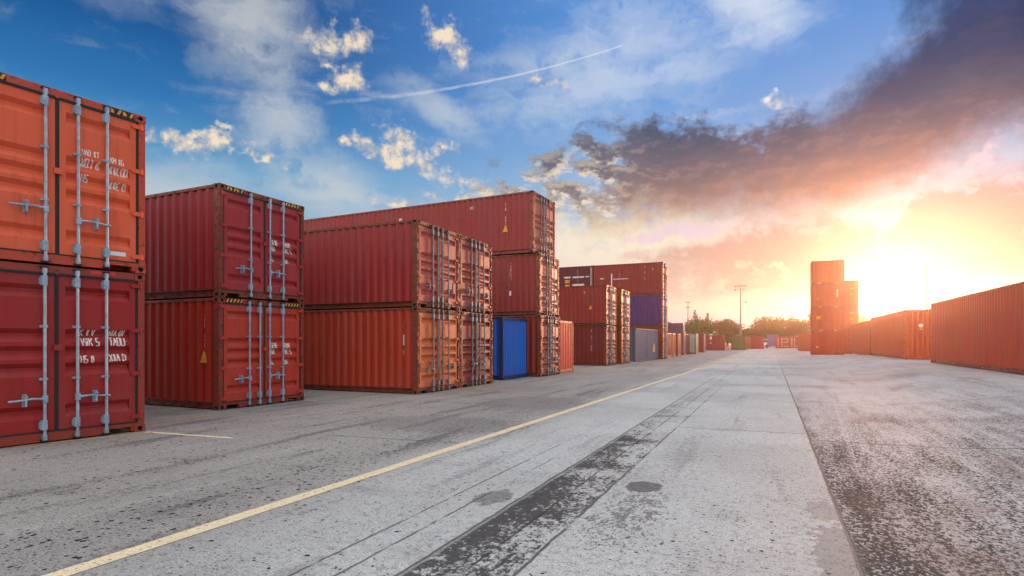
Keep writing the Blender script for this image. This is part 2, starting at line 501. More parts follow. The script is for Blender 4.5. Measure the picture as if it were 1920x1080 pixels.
GROUP = 'shipping containers in the yard'
def container(label, loc, rz=0.0, L=6.058, H=2.591, paint_rgb=(150, 45, 35), door_rgb=None, frame_rgb=None, door=True,
              rust=.4, fade=.35, bars=(-.5, -.14, .14, .54), handles=((1, 'level', .28), (2, 'level', .27)), text=None, stickers=None,
              side_marks=(), detail=2, frame_rust=.55, bar_mat=None, text_mat=None, group=GROUP):
    root = empty('shipping_container', loc, rz)
    tag(root, label, 'container', group)
    pm = paint(paint_rgb, rust, fade); dm = paint(door_rgb or paint_rgb, rust*1.1, fade)  # door tone: partly paint, partly the glow on road-facing ends put into colour
    fr = rusty(frame_rgb or paint_rgb, frame_rust)
    bar_mat = bar_mat or M_GALV
    put('frame', frame_mesh(L, H, door), [fr], root)
    put('side_panel', side_mesh(L, H, True), [pm], root); put('side_panel', side_mesh(L, H, False), [pm], root)
    put('end_panel', end_mesh(L, H, False), [pm], root)
    put('roof', roof_mesh(L, H), [pm], root)
    if detail > 0:
        put('floor', floor_mesh(L, H), [None], root)
        cm = rusty(frame_rgb or paint_rgb, min(1, frame_rust+.25))
        for me in castings(L, H): put('corner_casting', me, [cm, None], root)
    if door:
        doors = []
        for left in (True, False):
            d = put('door', door_mesh(H, left), [dm], root); doors.append(d)
            put('gasket', gasket_mesh(H, left), [None], d)
            if detail > 0:
                for fz in (.10, .37, .64, .92): put('hinge', hinge_mesh(H, left), [dm], d, (0, 0, H*fz))
        for i, b in enumerate(bars):
            d = doors[0 if b < 0 else 1]
            put('locking_bar', bar_mesh(H, 0), [bar_mat, None], d, (0, W/2+b, 0))
        if detail > 0:
            for i, kind, fz in handles:
                b = bars[i]; put('handle', handle_mesh(-1 if b < 0 else 1, kind), [bar_mat], doors[0 if b < 0 else 1], (0, W/2+b, H*fz))
            # keeper between the leaves
            m = MB(); m.box(DX+.001, .022, W/2-.05, W/2+.062, H*.52, H*.52+.085)
            put('keeper', cached(('keeper', H), lambda: m.mesh('keeper', [M_HOLE])), [dm], doors[1])
        if text: put('lettering', door_text(H, text), [text_mat or M_WHITE], doors[1])
        if stickers is not None:
            for s in (0, 1): put('warning_sticker', sticker_mesh(H, s, stickers), [None, None], root)
    else:
        put('end_panel', end_mesh(L, H, True), [dm], root)
    for mk in side_marks:                                           # marks on the near long side
        kind, x, z, h, mat = mk[:5]
        m = MB()
        n = 0
        if kind == 'column':                                        # characters one below the other
            zz = z
            for ch in mk[5]:
                if ch != ' ':
                    for q in strokes(ch, x, zz, h, h*.62, .24): m.quad([(u, side_y(u, L)-.003-.0002*(n % 4), v) for u, v in q]); n += 1
                zz -= h*1.25
        elif kind == 'triangle':
            y = side_y(x+h*.2, L)-.004
            y = .005; m.quad([(x-h*.1, y, z), (x+h*.72, y, z), (x+h*.56, y, z+h*.75), (x+h*.36, y, z+h), (x+h*.2, y, z+h*.7)])
        elif kind == 'rect':
            w = mk[5]; k = max(1, int(w/.05))
            for i in range(k):
                a, b = x+w*i/k, x+w*(i+1)/k
                ya, yb = side_y(a, L)-.004, side_y(b, L)-.004
                m.quad([(a, ya, z), (b, yb, z), (b, yb, z+h), (a, ya, z+h)])
        o = MB.build(m, 'lettering' if kind != 'rect' else 'marking', mat, root)
    return root
# ---------------------------------------------------------------- the stacks on the left of the road
B4 = (-.84, -.16, .25, .64); LV = 'level'
BIG = [('VAD IT', .315, .665, .088), ('XOJ 6', .315, .600, .115), ('HS', .315, .510, .105),
       ('KM IG', .705, .655, .088), ('IILOD', .705, .590, .12), ('IIE D', .705, .500, .11)]
BIG2 = [('KNI V', .315, .605, .088), ('VIK S', .315, .545, .115), ('HS 0', .315, .445, .105),
        ('AIA 6V', .705, .605, .085), ('TAOU', .705, .545, .12), ('XIA D', .705, .450, .11)]
MID = [('SEIE', .19, .545, .115), ('EIH', .19, .485, .11), ('HS', .19, .385, .10), ('HOIE', .60, .545, .105), ('TIE S', .60, .485, .115), ('E6H', .60, .385, .10)]
x, y, rz = -9.81, 3.82, -7.3
near_red = container('dark red container with pale scuffs and white lettering, under the bright orange one', (x, y, 0), rz, H=2.605, paint_rgb=(168, 38, 34), frame_rgb=(150, 54, 36), bars=B4,
          handles=((1, LV, .25), (2, LV, .25)), text=BIG2, rust=.22, fade=.5, frame_rust=.35)
near_orange = container('bright orange container with white lettering and black rubber seals, topmost in the nearest stack', (x+.02, y+.0, 2.612), rz, H=2.605, paint_rgb=(244, 104, 62), frame_rgb=(190, 70, 40), bars=B4,
          handles=((1, LV, .31), (2, LV, .27)), text=BIG, stickers=True, rust=.12, fade=.22, frame_rust=.35)
for root_, z, y0, w, h, mat in ((near_orange, .245, W-.53, .24, .065, M_LABEL), (near_red, 2.53, W-.78, .34, .05, M_REDLABEL)):
    m = MB(); x0 = DX+.003 if mat is M_LABEL else -.0015
    m.quad([(x0, y0, z), (x0, y0+w, z), (x0, y0+w, z+h), (x0, y0, z+h)]); MB.build(m, 'label_plate', mat, root_)
m = MB(); m.quad([(DX+.003, .30, .62), (DX+.003, .36, .60), (DX+.003, .39, .84), (DX+.003, .35, .97), (DX+.003, .30, .98), (DX+.003, .33, .86)]); MB.build(m, 'scrape', M_SCRAPE, near_red)
x, y, rz = -10.84, 8.73, -.8
container('brick red container with a yellow triangle on its side, under the maroon one', (x, y, 0), rz, H=2.45, paint_rgb=(176, 48, 26), door_rgb=(196, 62, 40), frame_rgb=(142, 48, 28),
          bars=(-.45, -.16, .12, .52), handles=((0, LV, .27), (2, LV, .28)), text=MID, stickers=False, rust=.35, fade=.2,
          side_marks=[('column', -.52, 2.12, .085, M_WHITE, 'TILU 60E7J'), ('triangle', -.58, 1.02, .28, M_YELLOW)], frame_rust=.75)
container('maroon container with three door rods and yellow roof-edge lettering, on the brick red one', (x+.01, y, 2.457), rz, H=2.45, paint_rgb=(152, 38, 44), door_rgb=(174, 50, 52), frame_rgb=(128, 50, 34),
          bars=(-.42, .12, .52), handles=((0, LV, .27), (1, LV, .27)), text=MID, stickers=True, rust=.3, fade=.3, frame_rust=.75)
# paired stacks
x, y, rz = -9.04, 13.66, .6
nx, ny = -math.sin(R(rz)), math.cos(R(rz))
OLD = (-.42, -.13, .13, .48)
PATCH = [('EIE', .16, .52, .11), ('HIE', .16, .44, .1), ('EHI', .56, .52, .1), ('IEH', .56, .44, .1)]
container('rust red container with light orange doors, bottom of the pair beside the blue box', (x, y, 0), rz, H=2.462, paint_rgb=(184, 58, 28), door_rgb=(220, 112, 60), frame_rgb=(140, 56, 32),
          bars=OLD, handles=((0, 'up', .28), (3, LV, .3)), rust=.65, fade=.3, side_marks=[('column', -.5, 2.0, .06, M_WHITE_FADED, 'I7I1'), ('rect', -.52, 1.38, .3, M_WHITE, .07), ('rect', -.52, 1.12, .12, M_YELLOW, .07)], frame_rust=.9, bar_mat=M_GALV_OLD)
container('crimson container with faded, glow-tinted pink doors and an orange door header, under the long one', (x-.02, y, 2.469), rz, H=2.462, paint_rgb=(162, 40, 36), door_rgb=(200, 94, 80), frame_rgb=(128, 54, 34),
          bars=OLD, handles=((0, LV, .26), (3, 'up', .24)), text=PATCH, stickers=False, rust=.5, fade=.3, frame_rust=.9, bar_mat=M_GALV_OLD, text_mat=M_WHITE_FADED)
x2, y2 = x+nx*2.46, y+ny*2.46
container('dull maroon container with white patches on the doors, bottom, next to the blue box', (x2, y2, 0), rz, H=2.462, paint_rgb=(130, 44, 34), door_rgb=(146, 56, 44), frame_rgb=(110, 52, 36),
          bars=OLD, handles=((1, LV, .3), (2, 'up', .29)), text=PATCH, rust=.65, frame_rust=.9, bar_mat=M_GALV_OLD)
container('faded red container with pale label blocks on its doors, top far one of the pair', (x2-.03, y2, 2.469), rz, H=2.462, paint_rgb=(150, 56, 46), door_rgb=(176, 82, 70), frame_rgb=(110, 52, 36),
          bars=OLD, handles=((0, LV, .28), (3, LV, .26)), text=PATCH, rust=.55, frame_rust=.9, bar_mat=M_GALV_OLD)
# blue box between the stacks
container('blue container with a plain corrugated end, squeezed between two red stacks', (-9.42, 20.1, 0), 0, H=2.45, paint_rgb=(12, 102, 206), frame_rgb=(24, 50, 104), door=False, rust=.25, fade=.15, frame_rust=.15,
          side_marks=[('column', -.5, 2.0, .06, M_WHITE_FADED, 'I7')])
# three-high stack
x, y, rz = -8.9, 22.65, 0
container('brown red container with rusty doors, lowest of the three behind the blue box', (x+.05, y, 0), rz, H=2.62, paint_rgb=(150, 44, 26), door_rgb=(170, 78, 62), frame_rgb=(130, 60, 36), bars=OLD,
          handles=((0, 'up', .3), (3, LV, .28)), text=PATCH, rust=.7, side_marks=[('triangle', -.9, 1.5, .3, M_YELLOW), ('rect', -.8, 2.1, .07, M_YELLOW, .1)], frame_rust=.85, bar_mat=M_GALV_OLD)
container('red container with weathered, glow-tinted salmon doors, middle of the stack of three', (x, y, 2.626), rz, H=2.62, paint_rgb=(160, 52, 40), door_rgb=(200, 116, 94), frame_rgb=(150, 74, 48), bars=OLD,
          handles=((0, LV, .28), (3, 'up', .26)), text=PATCH, rust=.6, side_marks=[('column', -1.4, 2.1, .16, M_WHITE_FADED, 'JIH7'), ('rect', -1.42, .85, .2, M_WHITE, .08)], frame_rust=.8, bar_mat=M_GALV_OLD, text_mat=M_WHITE_FADED)
container('very long red container on top of three, with white and yellow side marks', (-9.12, 22.45, 5.252), -2.2, L=13.72, H=2.6, paint_rgb=(168, 54, 46), door_rgb=(206, 118, 96), frame_rgb=(150, 66, 48), bars=OLD,
          handles=((0, LV, .24), (3, LV, .24)), text=PATCH, rust=.5, side_marks=[('column', -1.35, 2.05, .15, M_WHITE, 'TI I7'), ('triangle', -1.42, .95, .32, M_YELLOW),
          ('rect', -3.1, 2.1, .12, M_WHITE_FADED, .2), ('rect', -7.0, 1.95, .12, M_WHITE, .2), ('rect', -7.0, 1.72, .07, M_WHITE, .2), ('rect', -10.6, 1.7, .1, M_WHITE_FADED, .4)], frame_rust=.6, bar_mat=M_GALV_OLD)
container('pale salmon red container showing only a narrow plain end beside the stack of three', (-9.1, 25.36, 0), 0, H=2.5, paint_rgb=(226, 72, 48), frame_rgb=(170, 62, 44), door=False, rust=.2, fade=.3)
# two pairs, two high
x, y = -9.25, 34.76
SM = [('column', -1.0, 2.1, .16, M_WHITE_FADED, 'I1I7-0I')]
container('dark red brown container with white vertical lettering, ground level under a lighter red one', (x, y, 0), 0, H=2.5, paint_rgb=(128, 34, 20), door_rgb=(190, 104, 86), frame_rgb=(120, 56, 36), bars=OLD, handles=((0, LV, .28), (3, 'up', .28)), text=PATCH, rust=.6, side_marks=SM, bar_mat=M_GALV_OLD, frame_rust=.7)
container('mid red container with a small yellow mark, on the dark red brown one', (x, y, 2.506), 0, H=2.5, paint_rgb=(162, 52, 38), door_rgb=(206, 122, 100), frame_rgb=(130, 56, 36), bars=OLD, handles=((0, LV, .26), (3, LV, .26)), text=PATCH, rust=.5, side_marks=[('triangle', -1.1, 1.0, .26, M_YELLOW), ('rect', -1.5, 2.0, .14, M_YELLOW, .14)], bar_mat=M_GALV_OLD, frame_rust=.6)
x, y = -9.1, 38.1
container('weathered container with an orange brown side sliver, ground level beside the slate grey one', (x, y, 0), 0, H=2.5, paint_rgb=(160, 72, 20), door_rgb=(196, 110, 94), frame_rgb=(150, 72, 24), bars=OLD, handles=((0, LV, .28), (3, 'up', .28)), text=PATCH, rust=.6, bar_mat=M_GALV_OLD, frame_rust=.5)
container('weathered container with an orange brown side sliver, upper one before the purple container', (x, y, 2.506), 0, H=2.5, paint_rgb=(164, 76, 22), door_rgb=(204, 124, 104), frame_rgb=(150, 72, 24), bars=OLD, handles=((0, LV, .28), (3, LV, .26)), text=PATCH, rust=.55, bar_mat=M_GALV_OLD, frame_rust=.5)
container('slate grey container lying lengthwise along the kerb line in front of a stack', (-8.62, 48.95, 0), 84.7, H=2.5, paint_rgb=(112, 118, 140), frame_rgb=(110, 112, 130), rust=.25, fade=.4, side_marks=[('triangle', -1.5, .65, .8, M_YELLOW), ('rect', -3.0, .18, 2.2, M_BLACK, .04)], frame_rust=.25, bars=OLD)
x, y = -8.38, 49.95
container('brown red container with pink doors, at ground level under the purple one', (x, y, 0), 0, H=2.765, paint_rgb=(150, 62, 22), door_rgb=(208, 130, 118), frame_rgb=(150, 70, 34), bars=OLD, rust=.4, side_marks=[('rect', -1.0, 1.2, .2, M_WHITE, .15), ('rect', -.6, 1.9, .2, M_WHITE, .15)], frame_rust=.5, bar_mat=M_GALV_OLD)
container('purple container with pale lilac doors between two red ones', (x, y, 2.77), 0, H=2.765, paint_rgb=(98, 52, 108), door_rgb=(150, 128, 172), frame_rgb=(150, 66, 36), bars=OLD, rust=.35, side_marks=[('rect', -5.5, 1.1, .3, M_WHITE, .2)], frame_rust=.5, bar_mat=M_GALV_OLD)
container('red container with white cross-shaped marks, topmost above the purple one', (x, y, 5.54), 0, H=2.765, paint_rgb=(158, 48, 32), door_rgb=(180, 90, 70), frame_rgb=(150, 60, 38), bars=OLD, rust=.4, frame_rust=.5, bar_mat=M_GALV_OLD,
          side_marks=[('column', -1.6, 2.3, .2, M_WHITE_FADED, 'I1I 0'), ('rect', -4.3, 1.42, .07, M_WHITE, 1.3), ('rect', -4.5, .2, 1.75, M_WHITE, .1), ('rect', -5.5, 1.5, .09, M_WHITE, .35), ('rect', -3.8, 1.6, .5, M_WHITE_FADED, .09), ('rect', -3.8, .75, .5, M_WHITE_FADED, .09), ('rect', -.95, 2.1, .14, M_WHITE_FADED, .14)])
container('dark maroon container with white bars and yellow squares, end-on behind the top red one', (x-6.1, y-.05, 5.54), 0, L=6.9, H=2.765, paint_rgb=(112, 28, 32), frame_rgb=(120, 46, 40), door=False, rust=.3,
          side_marks=[('rect', -.25, .1, 2.5, M_WHITE, .07), ('rect', -.75, 1.75, .09, M_WHITE, .4), ('rect', -1.95, 1.72, .13, M_WHITE, 1.1), ('rect', -1.5, .15, 2.4, M_WHITE_FADED, .06), ('rect', -1.95, 1.0, .17, M_WHITE, 1.1),
                      ('rect', -2.75, 1.72, .15, M_WHITE, .6), ('rect', -2.68, 1.28, .3, M_YELLOW, .45), ('rect', -2.68, .92, .22, M_YELLOW, .45),
                      ('rect', -3.6, 1.34, .1, M_WHITE, .3), ('rect', -3.95, 1.34, .1, M_WHITE, .16), ('rect', -4.4, 1.34, .16, M_WHITE, .12),
                      ('rect', -5.75, 1.98, .06, M_WHITE_FADED, .8), ('rect', -5.75, 1.62, .06, M_WHITE_FADED, .8), ('rect', -5.75, 1.0, .38, M_WHITE, .8), ('rect', -5.75, .05, .9, M_BLACK, .8), ('rect', -5.55, .45, .2, M_WHITE, .4)])
# the far part of the row
far = dict(rust=.4, detail=1, group='containers far down the row')
container('dark brick red container end, first of three side by side past the tall stacks', (-9.0, 56.4, 0), 0, H=2.35, paint_rgb=(150, 52, 36), frame_rgb=(140, 54, 38), door=False, **far)
container('orange red container end, middle of three side by side past the tall stacks', (-9.0, 59.2, 0), 0, H=2.35, paint_rgb=(186, 84, 58), frame_rgb=(150, 60, 40), door=False, **far)
container('salmon container end, last of three side by side before the grey violet one', (-8.9, 62.1, 0), 0, H=2.35, paint_rgb=(202, 104, 76), frame_rgb=(150, 66, 48), door=False, **far)
container('grey violet container with ribbed end, beside the salmon one far down the row', (-9.0, 67.2, 0), 0, H=2.4, paint_rgb=(128, 112, 138), frame_rgb=(150, 74, 66), door=False, **far)
container('narrow red container end wedged beside the grey violet one', (-9.0, 70.0, 0), 0, H=2.4, paint_rgb=(170, 70, 58), frame_rgb=(150, 62, 52), door=False, **far)
container('pale grey green container end standing out from the red ones', (-8.3, 73.0, 0), 0, H=2.5, paint_rgb=(188, 190, 172), frame_rgb=(150, 140, 120), door=False, **far)
container('red container with a lilac end, in front of the red one with a white mark', (-8.5, 83.9, 0), 0, H=2.6, paint_rgb=(158, 52, 36), door_rgb=(172, 138, 156), frame_rgb=(150, 70, 60), door=False, **far)
container('red container with a small white side mark, just behind the orange cone', (-7.3, 105.0, 0), 0, L=12.19, H=2.6, paint_rgb=(152, 46, 34), frame_rgb=(150, 52, 38), door=False,
          side_marks=[('rect', -2.4, 1.9, .5, M_WHITE, .35), ('rect', -2.4, 1.2, .15, M_WHITE, .3)], **far)
container('dark violet container resting high on another, above the row of ends', (-15.8, 117.5, 2.606), 0, H=2.6, paint_rgb=(92, 52, 78), door_rgb=(150, 130, 176), frame_rgb=(96, 60, 86), door=False, **far)
container('red brown container carrying the dark violet one, mostly out of sight', (-15.8, 117.5, 0), 0, H=2.6, paint_rgb=(150, 52, 36), frame_rgb=(140, 54, 38), door=False, **far)
container('olive green container with its doors towards the road, red corner posts', (-6.75, 114.0, 0), -90, H=2.6, paint_rgb=(112, 116, 46), frame_rgb=(150, 60, 34), bars=OLD, handles=(), bar_mat=M_GALV_OLD, **far)
container('pink container end between the olive green one and a red one', (-4.9, 133.0, 0), -90, H=2.6, paint_rgb=(216, 122, 108), frame_rgb=(200, 120, 104), door=False, **far)
container('coral red container end on low blocks, next to the white truck', (-3.85, 130.0, 0), -90, H=2.6, paint_rgb=(184, 62, 54), frame_rgb=(190, 80, 66), door=False, **far)
container('lilac container end resting on a red trailer', (-.9, 146.5, .62), -90, H=2.6, paint_rgb=(150, 110, 178), frame_rgb=(160, 110, 170), door=False, **far)
BW = M_WHITE_FADED
container('red container with big white block letters on its side, far end of the road', (7.0, 144.0, 0), 0, L=6.058, H=2.7, paint_rgb=(190, 66, 40), frame_rgb=(190, 80, 50), door=False,
          side_marks=[('rect', -5.6, .3, 2.1, BW, .14), ('rect', -4.9, .4, 1.9, BW, .22), ('rect', -4.9, 2.1, .22, BW, 1.4), ('rect', -4.9, 1.25, .2, BW, 1.2), ('rect', -4.9, .4, .22, BW, 1.4), ('rect', -3.7, 1.3, .9, BW, .2), ('rect', -2.9, .4, 2.0, BW, .3), ('rect', -2.3, .4, 2.0, BW, .18), ('rect', -2.3, .4, .16, BW, 1.0), ('rect', -1.4, .4, 1.9, BW, .16)], **far)
container('plain orange container end tucked behind the left edge of the tall stack', (4.0, 99.5, .05), -90, H=2.6, paint_rgb=(206, 92, 52), frame_rgb=(200, 96, 56), door=False, **far)

# ---------------------------------------------------------------- right side: tall stack and the long wall of containers
def gz(x, y):
    s = lambda t: (lambda k: k*k*(3-2*k))(max(0, min(1, t)))
    return .45*s((x-2.0)/4.6)*(1-.85*s((y-52)/16))
RG = 'containers along the right side'
tower = [('deep red container, lowest of the four in the tall stack', (198, 66, 36), ()),
         ('red container with a yellow dome mark, second from below in the tall stack', (206, 76, 40), [('rect', -.0, .0, .0, M_YELLOW, .0)]),
         ('orange red container with a white bar, third from below in the tall stack', (214, 90, 46), ()),
         ('plain orange container topmost in the tall stack before the sun', (220, 104, 58), ())]
tz = gz(4.2, 71)
for i, (lab, rgb, mk) in enumerate(tower):
    mk = [[('rect', -2.75, .75, .25, M_WHITE_FADED, .3)], [('rect', -2.7, 1.35, .35, M_YELLOW, .42), ('rect', -2.45, .05, .12, M_YELLOW, .4), ('rect', -.95, .05, .12, M_YELLOW, .3)], [('rect', -.75, 1.2, .8, M_WHITE, .16), ('rect', -2.6, .9, .2, M_WHITE_FADED, .14), ('rect', -2.5, .05, .12, M_YELLOW, .3), ('rect', -.95, .05, .12, M_YELLOW, .3)], [('rect', -.9, .05, .12, M_YELLOW, .3), ('rect', -2.6, .05, .12, M_YELLOW, .4)]][i]
    container(lab, (7.25, 71.9, tz+i*2.597), 0, L=3.15, H=2.591, paint_rgb=rgb, frame_rgb=(180, 70, 40), door=False, rust=.3, side_marks=mk, group='tall stack of four before the sun')
for i, lab in enumerate(('red container at ground level hidden behind the long wall, under a stack', 'orange red container in the middle of three beside the tall stack', 'orange container topmost of three beside the tall stack')):
    mk = [('rect', -.9, 1.9, .1, M_YELLOW, .45), ('rect', -.9, 1.2, .1, M_YELLOW, .35)]
    container(lab, (9.35, 78.3, tz+i*2.9), 0, L=3.0, H=2.896, paint_rgb=((200, 70, 38), (208, 80, 42), (214, 92, 50))[i], frame_rgb=(180, 70, 40), door=False, rust=.3, side_marks=mk, group='three containers behind the tall stack')
zc = gz(7.1, 40)  # wall paint below raised towards orange to stand in for sun flare
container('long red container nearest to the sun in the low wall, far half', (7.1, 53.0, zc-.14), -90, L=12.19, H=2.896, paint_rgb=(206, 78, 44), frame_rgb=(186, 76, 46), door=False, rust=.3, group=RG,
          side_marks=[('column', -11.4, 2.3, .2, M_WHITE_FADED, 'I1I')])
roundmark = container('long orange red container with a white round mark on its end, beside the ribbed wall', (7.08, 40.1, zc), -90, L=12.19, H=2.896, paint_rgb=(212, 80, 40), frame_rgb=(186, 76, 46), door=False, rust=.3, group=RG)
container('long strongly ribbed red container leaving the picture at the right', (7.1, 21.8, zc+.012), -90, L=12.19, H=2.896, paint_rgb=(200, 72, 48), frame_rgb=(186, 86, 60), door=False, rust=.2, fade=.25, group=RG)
m = MB(); k = 16
m.quad([(.004, .82+.115*math.cos(t*2*math.pi/k), 1.98+.115*math.sin(t*2*math.pi/k)) for t in range(k)], 0)
m.quad([(.004, .72, 1.72), (.004, .92, 1.72), (.004, .92, 1.80), (.004, .72, 1.80)], 1)
MB.build(m, 'marking', [M_WHITE, M_YELLOW], roundmark)

# ---------------------------------------------------------------- ground
m, g, b = principled('concrete yard', (.4, .4, .4), .85)
tc = g.n('ShaderNodeTexCoord'); P = S(g, tc.outputs['Object'])
X, Y, Z = g.sep(P)
big = g.noise(P, .22, 4, .6); med = g.noise(P, 1.3, 6, .62); fin = g.noise(P, 14, 7, .75); grain = g.noise(P, 62, 4, .8)
along = g.noise(g.xyz(X*2.2, Y*.22, 0), 1.0, 6, .62)             # wear drawn out along the traffic
across = g.noise(g.xyz(X*.35, Y*1.6, 3), 1.0, 6, .6)
wob = (g.noise(P, .8, 3)-.5)*.10 + (g.noise(P, 7, 3)-.5)*.035
Xw = X + wob
centre = g.ss(Xw, -4.6, -3.3)
base = g.mix(centre, lin(157, 155, 149), lin(190, 193, 191))
base = g.mix(g.ss(Xw, .50, .53), base, lin(188, 185, 184))
c = g.mix(g.ss(big, .35, .7)*.45, base, lin(120, 117, 114))
c = g.mix(g.ss(med, .52, .75)*.35*(1.25-centre*.7), c, lin(96, 92, 89))
c = g.mix(g.ss(along + (fin-.5)*.5, .54, .66)*(.75-centre*.4), c, lin(84, 80, 78))
c = g.mix(g.ss(across, .58, .74)*(.5-centre*.25), c, lin(92, 88, 86))
c = g.mix(g.ss(along, .44, .3)*.22, c, lin(200, 199, 197))
c = g.mix(g.ss(fin, .45, .66)*.42, c, lin(92, 90, 90))
c = g.mix(g.ss(grain, .50, .62)*.62, c, lin(66, 66, 68))
c = g.mix(g.ss(grain, .46, .34)*.35, c, lin(232, 231, 228))
# pits: sparse dark pock marks, thick beside the yellow line
def pits(scale, keep, r0, r1, stretch=1.0):
    nd, d = g.vor(g.xyz(X*scale, Y*scale*stretch, 0))
    cr, cg, _ = g.sep(S(g, nd.outputs['Color']))
    rr = r0 + (r1-r0)*cg
    e = g.noise(P, 60, 2)*.12
    return g.ss(d + e, rr+.09, rr+.04)*g.m('LESS_THAN', cr, keep)
left_belt = g.ss((Xw+4.75).abs(), .75, .15)
pit_zone = g.ss(med + left_belt*.35 - .08*g.ss(Y, 6.0, 14.0), .45, .72)
p1 = pits(15, (.12 + pit_zone*.58)*(1.0 - centre*.62), .09, .33 - centre*.06)
p2 = pits(34, (.20 + pit_zone*.45)*(1.0 - centre*.35), .11, .34)
p3 = pits(75, .16 + pit_zone*.2, .14, .34)
pit = p1.max(p2*.9).max(p3*.75*g.ss(Y, 12, 5))*(1 - .5*g.ss(Y, 14, 30))
c = g.mix(pit*.96, c, lin(30, 30, 34))
# hairline cracks
def line(d, w, soft=.012): return g.ss(d.abs(), w+soft, w)
def step(v, a, b_=None): return g.ss(v, a, a+.06) if b_ is None else g.ss(v, a, a+.06)*g.ss(v, b_, b_-.06)
jag = (g.noise(P, 3.0, 4)-.5)*.06
broken = g.ss(g.noise(P, 1.8, 3), .38, .5)
thin = g.ss(Y, 40, 8)*.75+.25
cr = line(X+2.165+jag*.7, .007)*thin
cr = cr.max(line(X+1.49+jag*.8, .006)*g.ss(Y, 30, 6)*(.35+.65*broken))
cr = cr.max(line(X+1.80+jag*.6, .004)*broken)
cr = cr.max(line(X+2.78+jag*.8, .003)*broken*g.ss(Y, 12, 5)).max(line(X+2.52+jag*.8, .003)*broken*g.ss(Y, 10, 4))
cr = cr.max(line(Y-10.36-X*.03+jag*.3, .012)*step(X, -1.5, .53)).max(line(Y-9.77-X*.01+jag*.4, .014)*step(X, .53))
cr = cr.max(line(Y-15.9+jag, .02)*step(X, -.1)*broken).max(line(Y-7.25-(X+5.4)*.10+jag*.6, .010)*step(X, -6.4, -4.15))
cr = cr.max(line(Y-21.5+jag, .025)*step(X, -1.5)).max(line(Y-28.0+jag, .03)*step(X, -3.5)).max(line(Y-41+jag, .05)*step(X, -4)).max(line(Y-58+jag, .08)*step(X, -5))
cr = cr.max(line(Y-9.3-(X+8)*.35+jag*1.2, .010)*step(X, -8.6, -5.2)*broken).max(line(Y-12.2+(X+6)*.06+jag, .008)*step(X, -8.5, -4.2)*broken)
cr = cr.max(line(X-.53+jag*.7, .008)*(g.ss(Y, 50, 8)*.6+.4))
c = g.mix(cr*.82, c, lin(58, 56, 57))
# worn black aggregate in the wheel strip
strip = step(X+jag*.5, -2.17, -1.46)
fade_y = g.ss(Y, 13.0, 4.5)
agg = g.noise(g.xyz(X*9, Y*4.2, 0), 1.0, 6, .68)
agg2 = g.noise(g.xyz(X*27, Y*17, 0), 1.0, 5, .78)
edge = g.ss(X, -1.55, -2.16)
cover = (agg2-.5)*1.15 + (agg-.5)*.6 + (med-.5)*.9 + edge*.13 + fade_y*.11 - .12
wear = g.ss(cover, -.03, .06)*strip*g.ss(Y, 18, 9)
beyond = g.ss((agg2-.5)*1.1 + (agg-.5)*.8 + (med-.5)*.6, .10, .16)*step(X+jag, -2.17, -1.46)*.6*g.ss(Y, 60, 12)
sp_ = g.ss(g.vm('LENGTH', g.xyz((X+1.13)/.42, (Y-4.9)/1.25, 0)) + (med-.5)*1.2, 1.25, .2)
spill = g.ss((agg2-.5)*1.2 + (agg-.5)*.6 + sp_*.20 - .17, .0, .05)*g.ss(sp_, .0, .2)
c = g.mix(wear.max(spill*.8).max(beyond)*.93, c, g.mix(agg2, lin(26, 26, 28), lin(84, 82, 82)))
# exposed aggregate slab on the right of the long joint
rz_ = g.ss(X+jag*.3, .53, .56)
q1 = g.noise(g.xyz(X*15, Y*9, 5), 1.0, 6, .75); q2 = g.noise(g.xyz(X*3.2, Y*.5, 9), 1.0, 5, .6); q3 = g.noise(g.xyz(X*34, Y*22, 2), 1.0, 4, .75)
near = g.ss(Y, 11.5, 4.0); joint = g.ss(X, 1.35, .53)
dark = (q3-.5)*1.15 + (q1-.5)*.6 + (q2-.5)*.45 + near*.035 + joint*.06*g.ss(Y, 14, 6) - .045
tracks = g.ss(g.noise(g.xyz(X*5.5 - Y*.35, Y*.03, 1), 1.0, 4, .7), .56, .64)*.12
ex = g.ss(dark - tracks*.45 - g.ss(Y, 7, 26)*.13, -.035, .035)*rz_*(.92 - .40*g.ss(Y, 9, 26))  # dark aggregate thinned with distance: flare brightening put into the slab colour
c = g.mix(ex, c, g.mix(q3, lin(18, 18, 19), lin(62, 59, 58)))
patch = g.ss(g.noise(g.xyz(X*.7, Y*.30, 4), 1.0, 5, .6), .53, .64)*g.ss(X, .4, .8)*g.ss(Y, 40, 16)
c = g.mix(patch*.42, c, lin(104, 88, 82))
# round oil stain, faint stain, damp margin of the joint
def blot(x0, y0, rx, ry, nz=.35):
    d = g.vm('LENGTH', g.xyz((X-x0)/rx, (Y-y0)/ry, 0)) + (g.noise(P, 9, 4)-.5)*nz
    return g.ss(d, 1.05, .9)
c = g.mix(blot(-1.19, 5.93, .185, .235, .75)*(.55+.5*fin), c, lin(58, 58, 60))
c = g.mix(blot(-2.42, 4.95, .16, .28, 1.2)*(.35+.5*fin), c, lin(66, 66, 68))
c = g.mix(blot(.44, 4.6, .17, .75, 2.4)*.55, c, lin(104, 100, 97))
c = g.mix(blot(.42, 5.75, .14, .34, 2.2)*.5, c, lin(112, 108, 104))
c = g.mix(blot(-5.2, 13.0, 1.4, 1.6, 1.6)*.45, c, lin(92, 88, 86))
c = g.mix(blot(-5.4, 9.0, 1.6, 1.0, 1.6)*.4, c, lin(92, 88, 86))
g.put(b.inputs['Base Color'], c)
g.put(b.inputs['Roughness'], .58 + fin*.22 + ex*.12)
g.put(b.inputs['Specular IOR Level'], .42*(1.0 - .85*ex.max(wear).max(pit)))
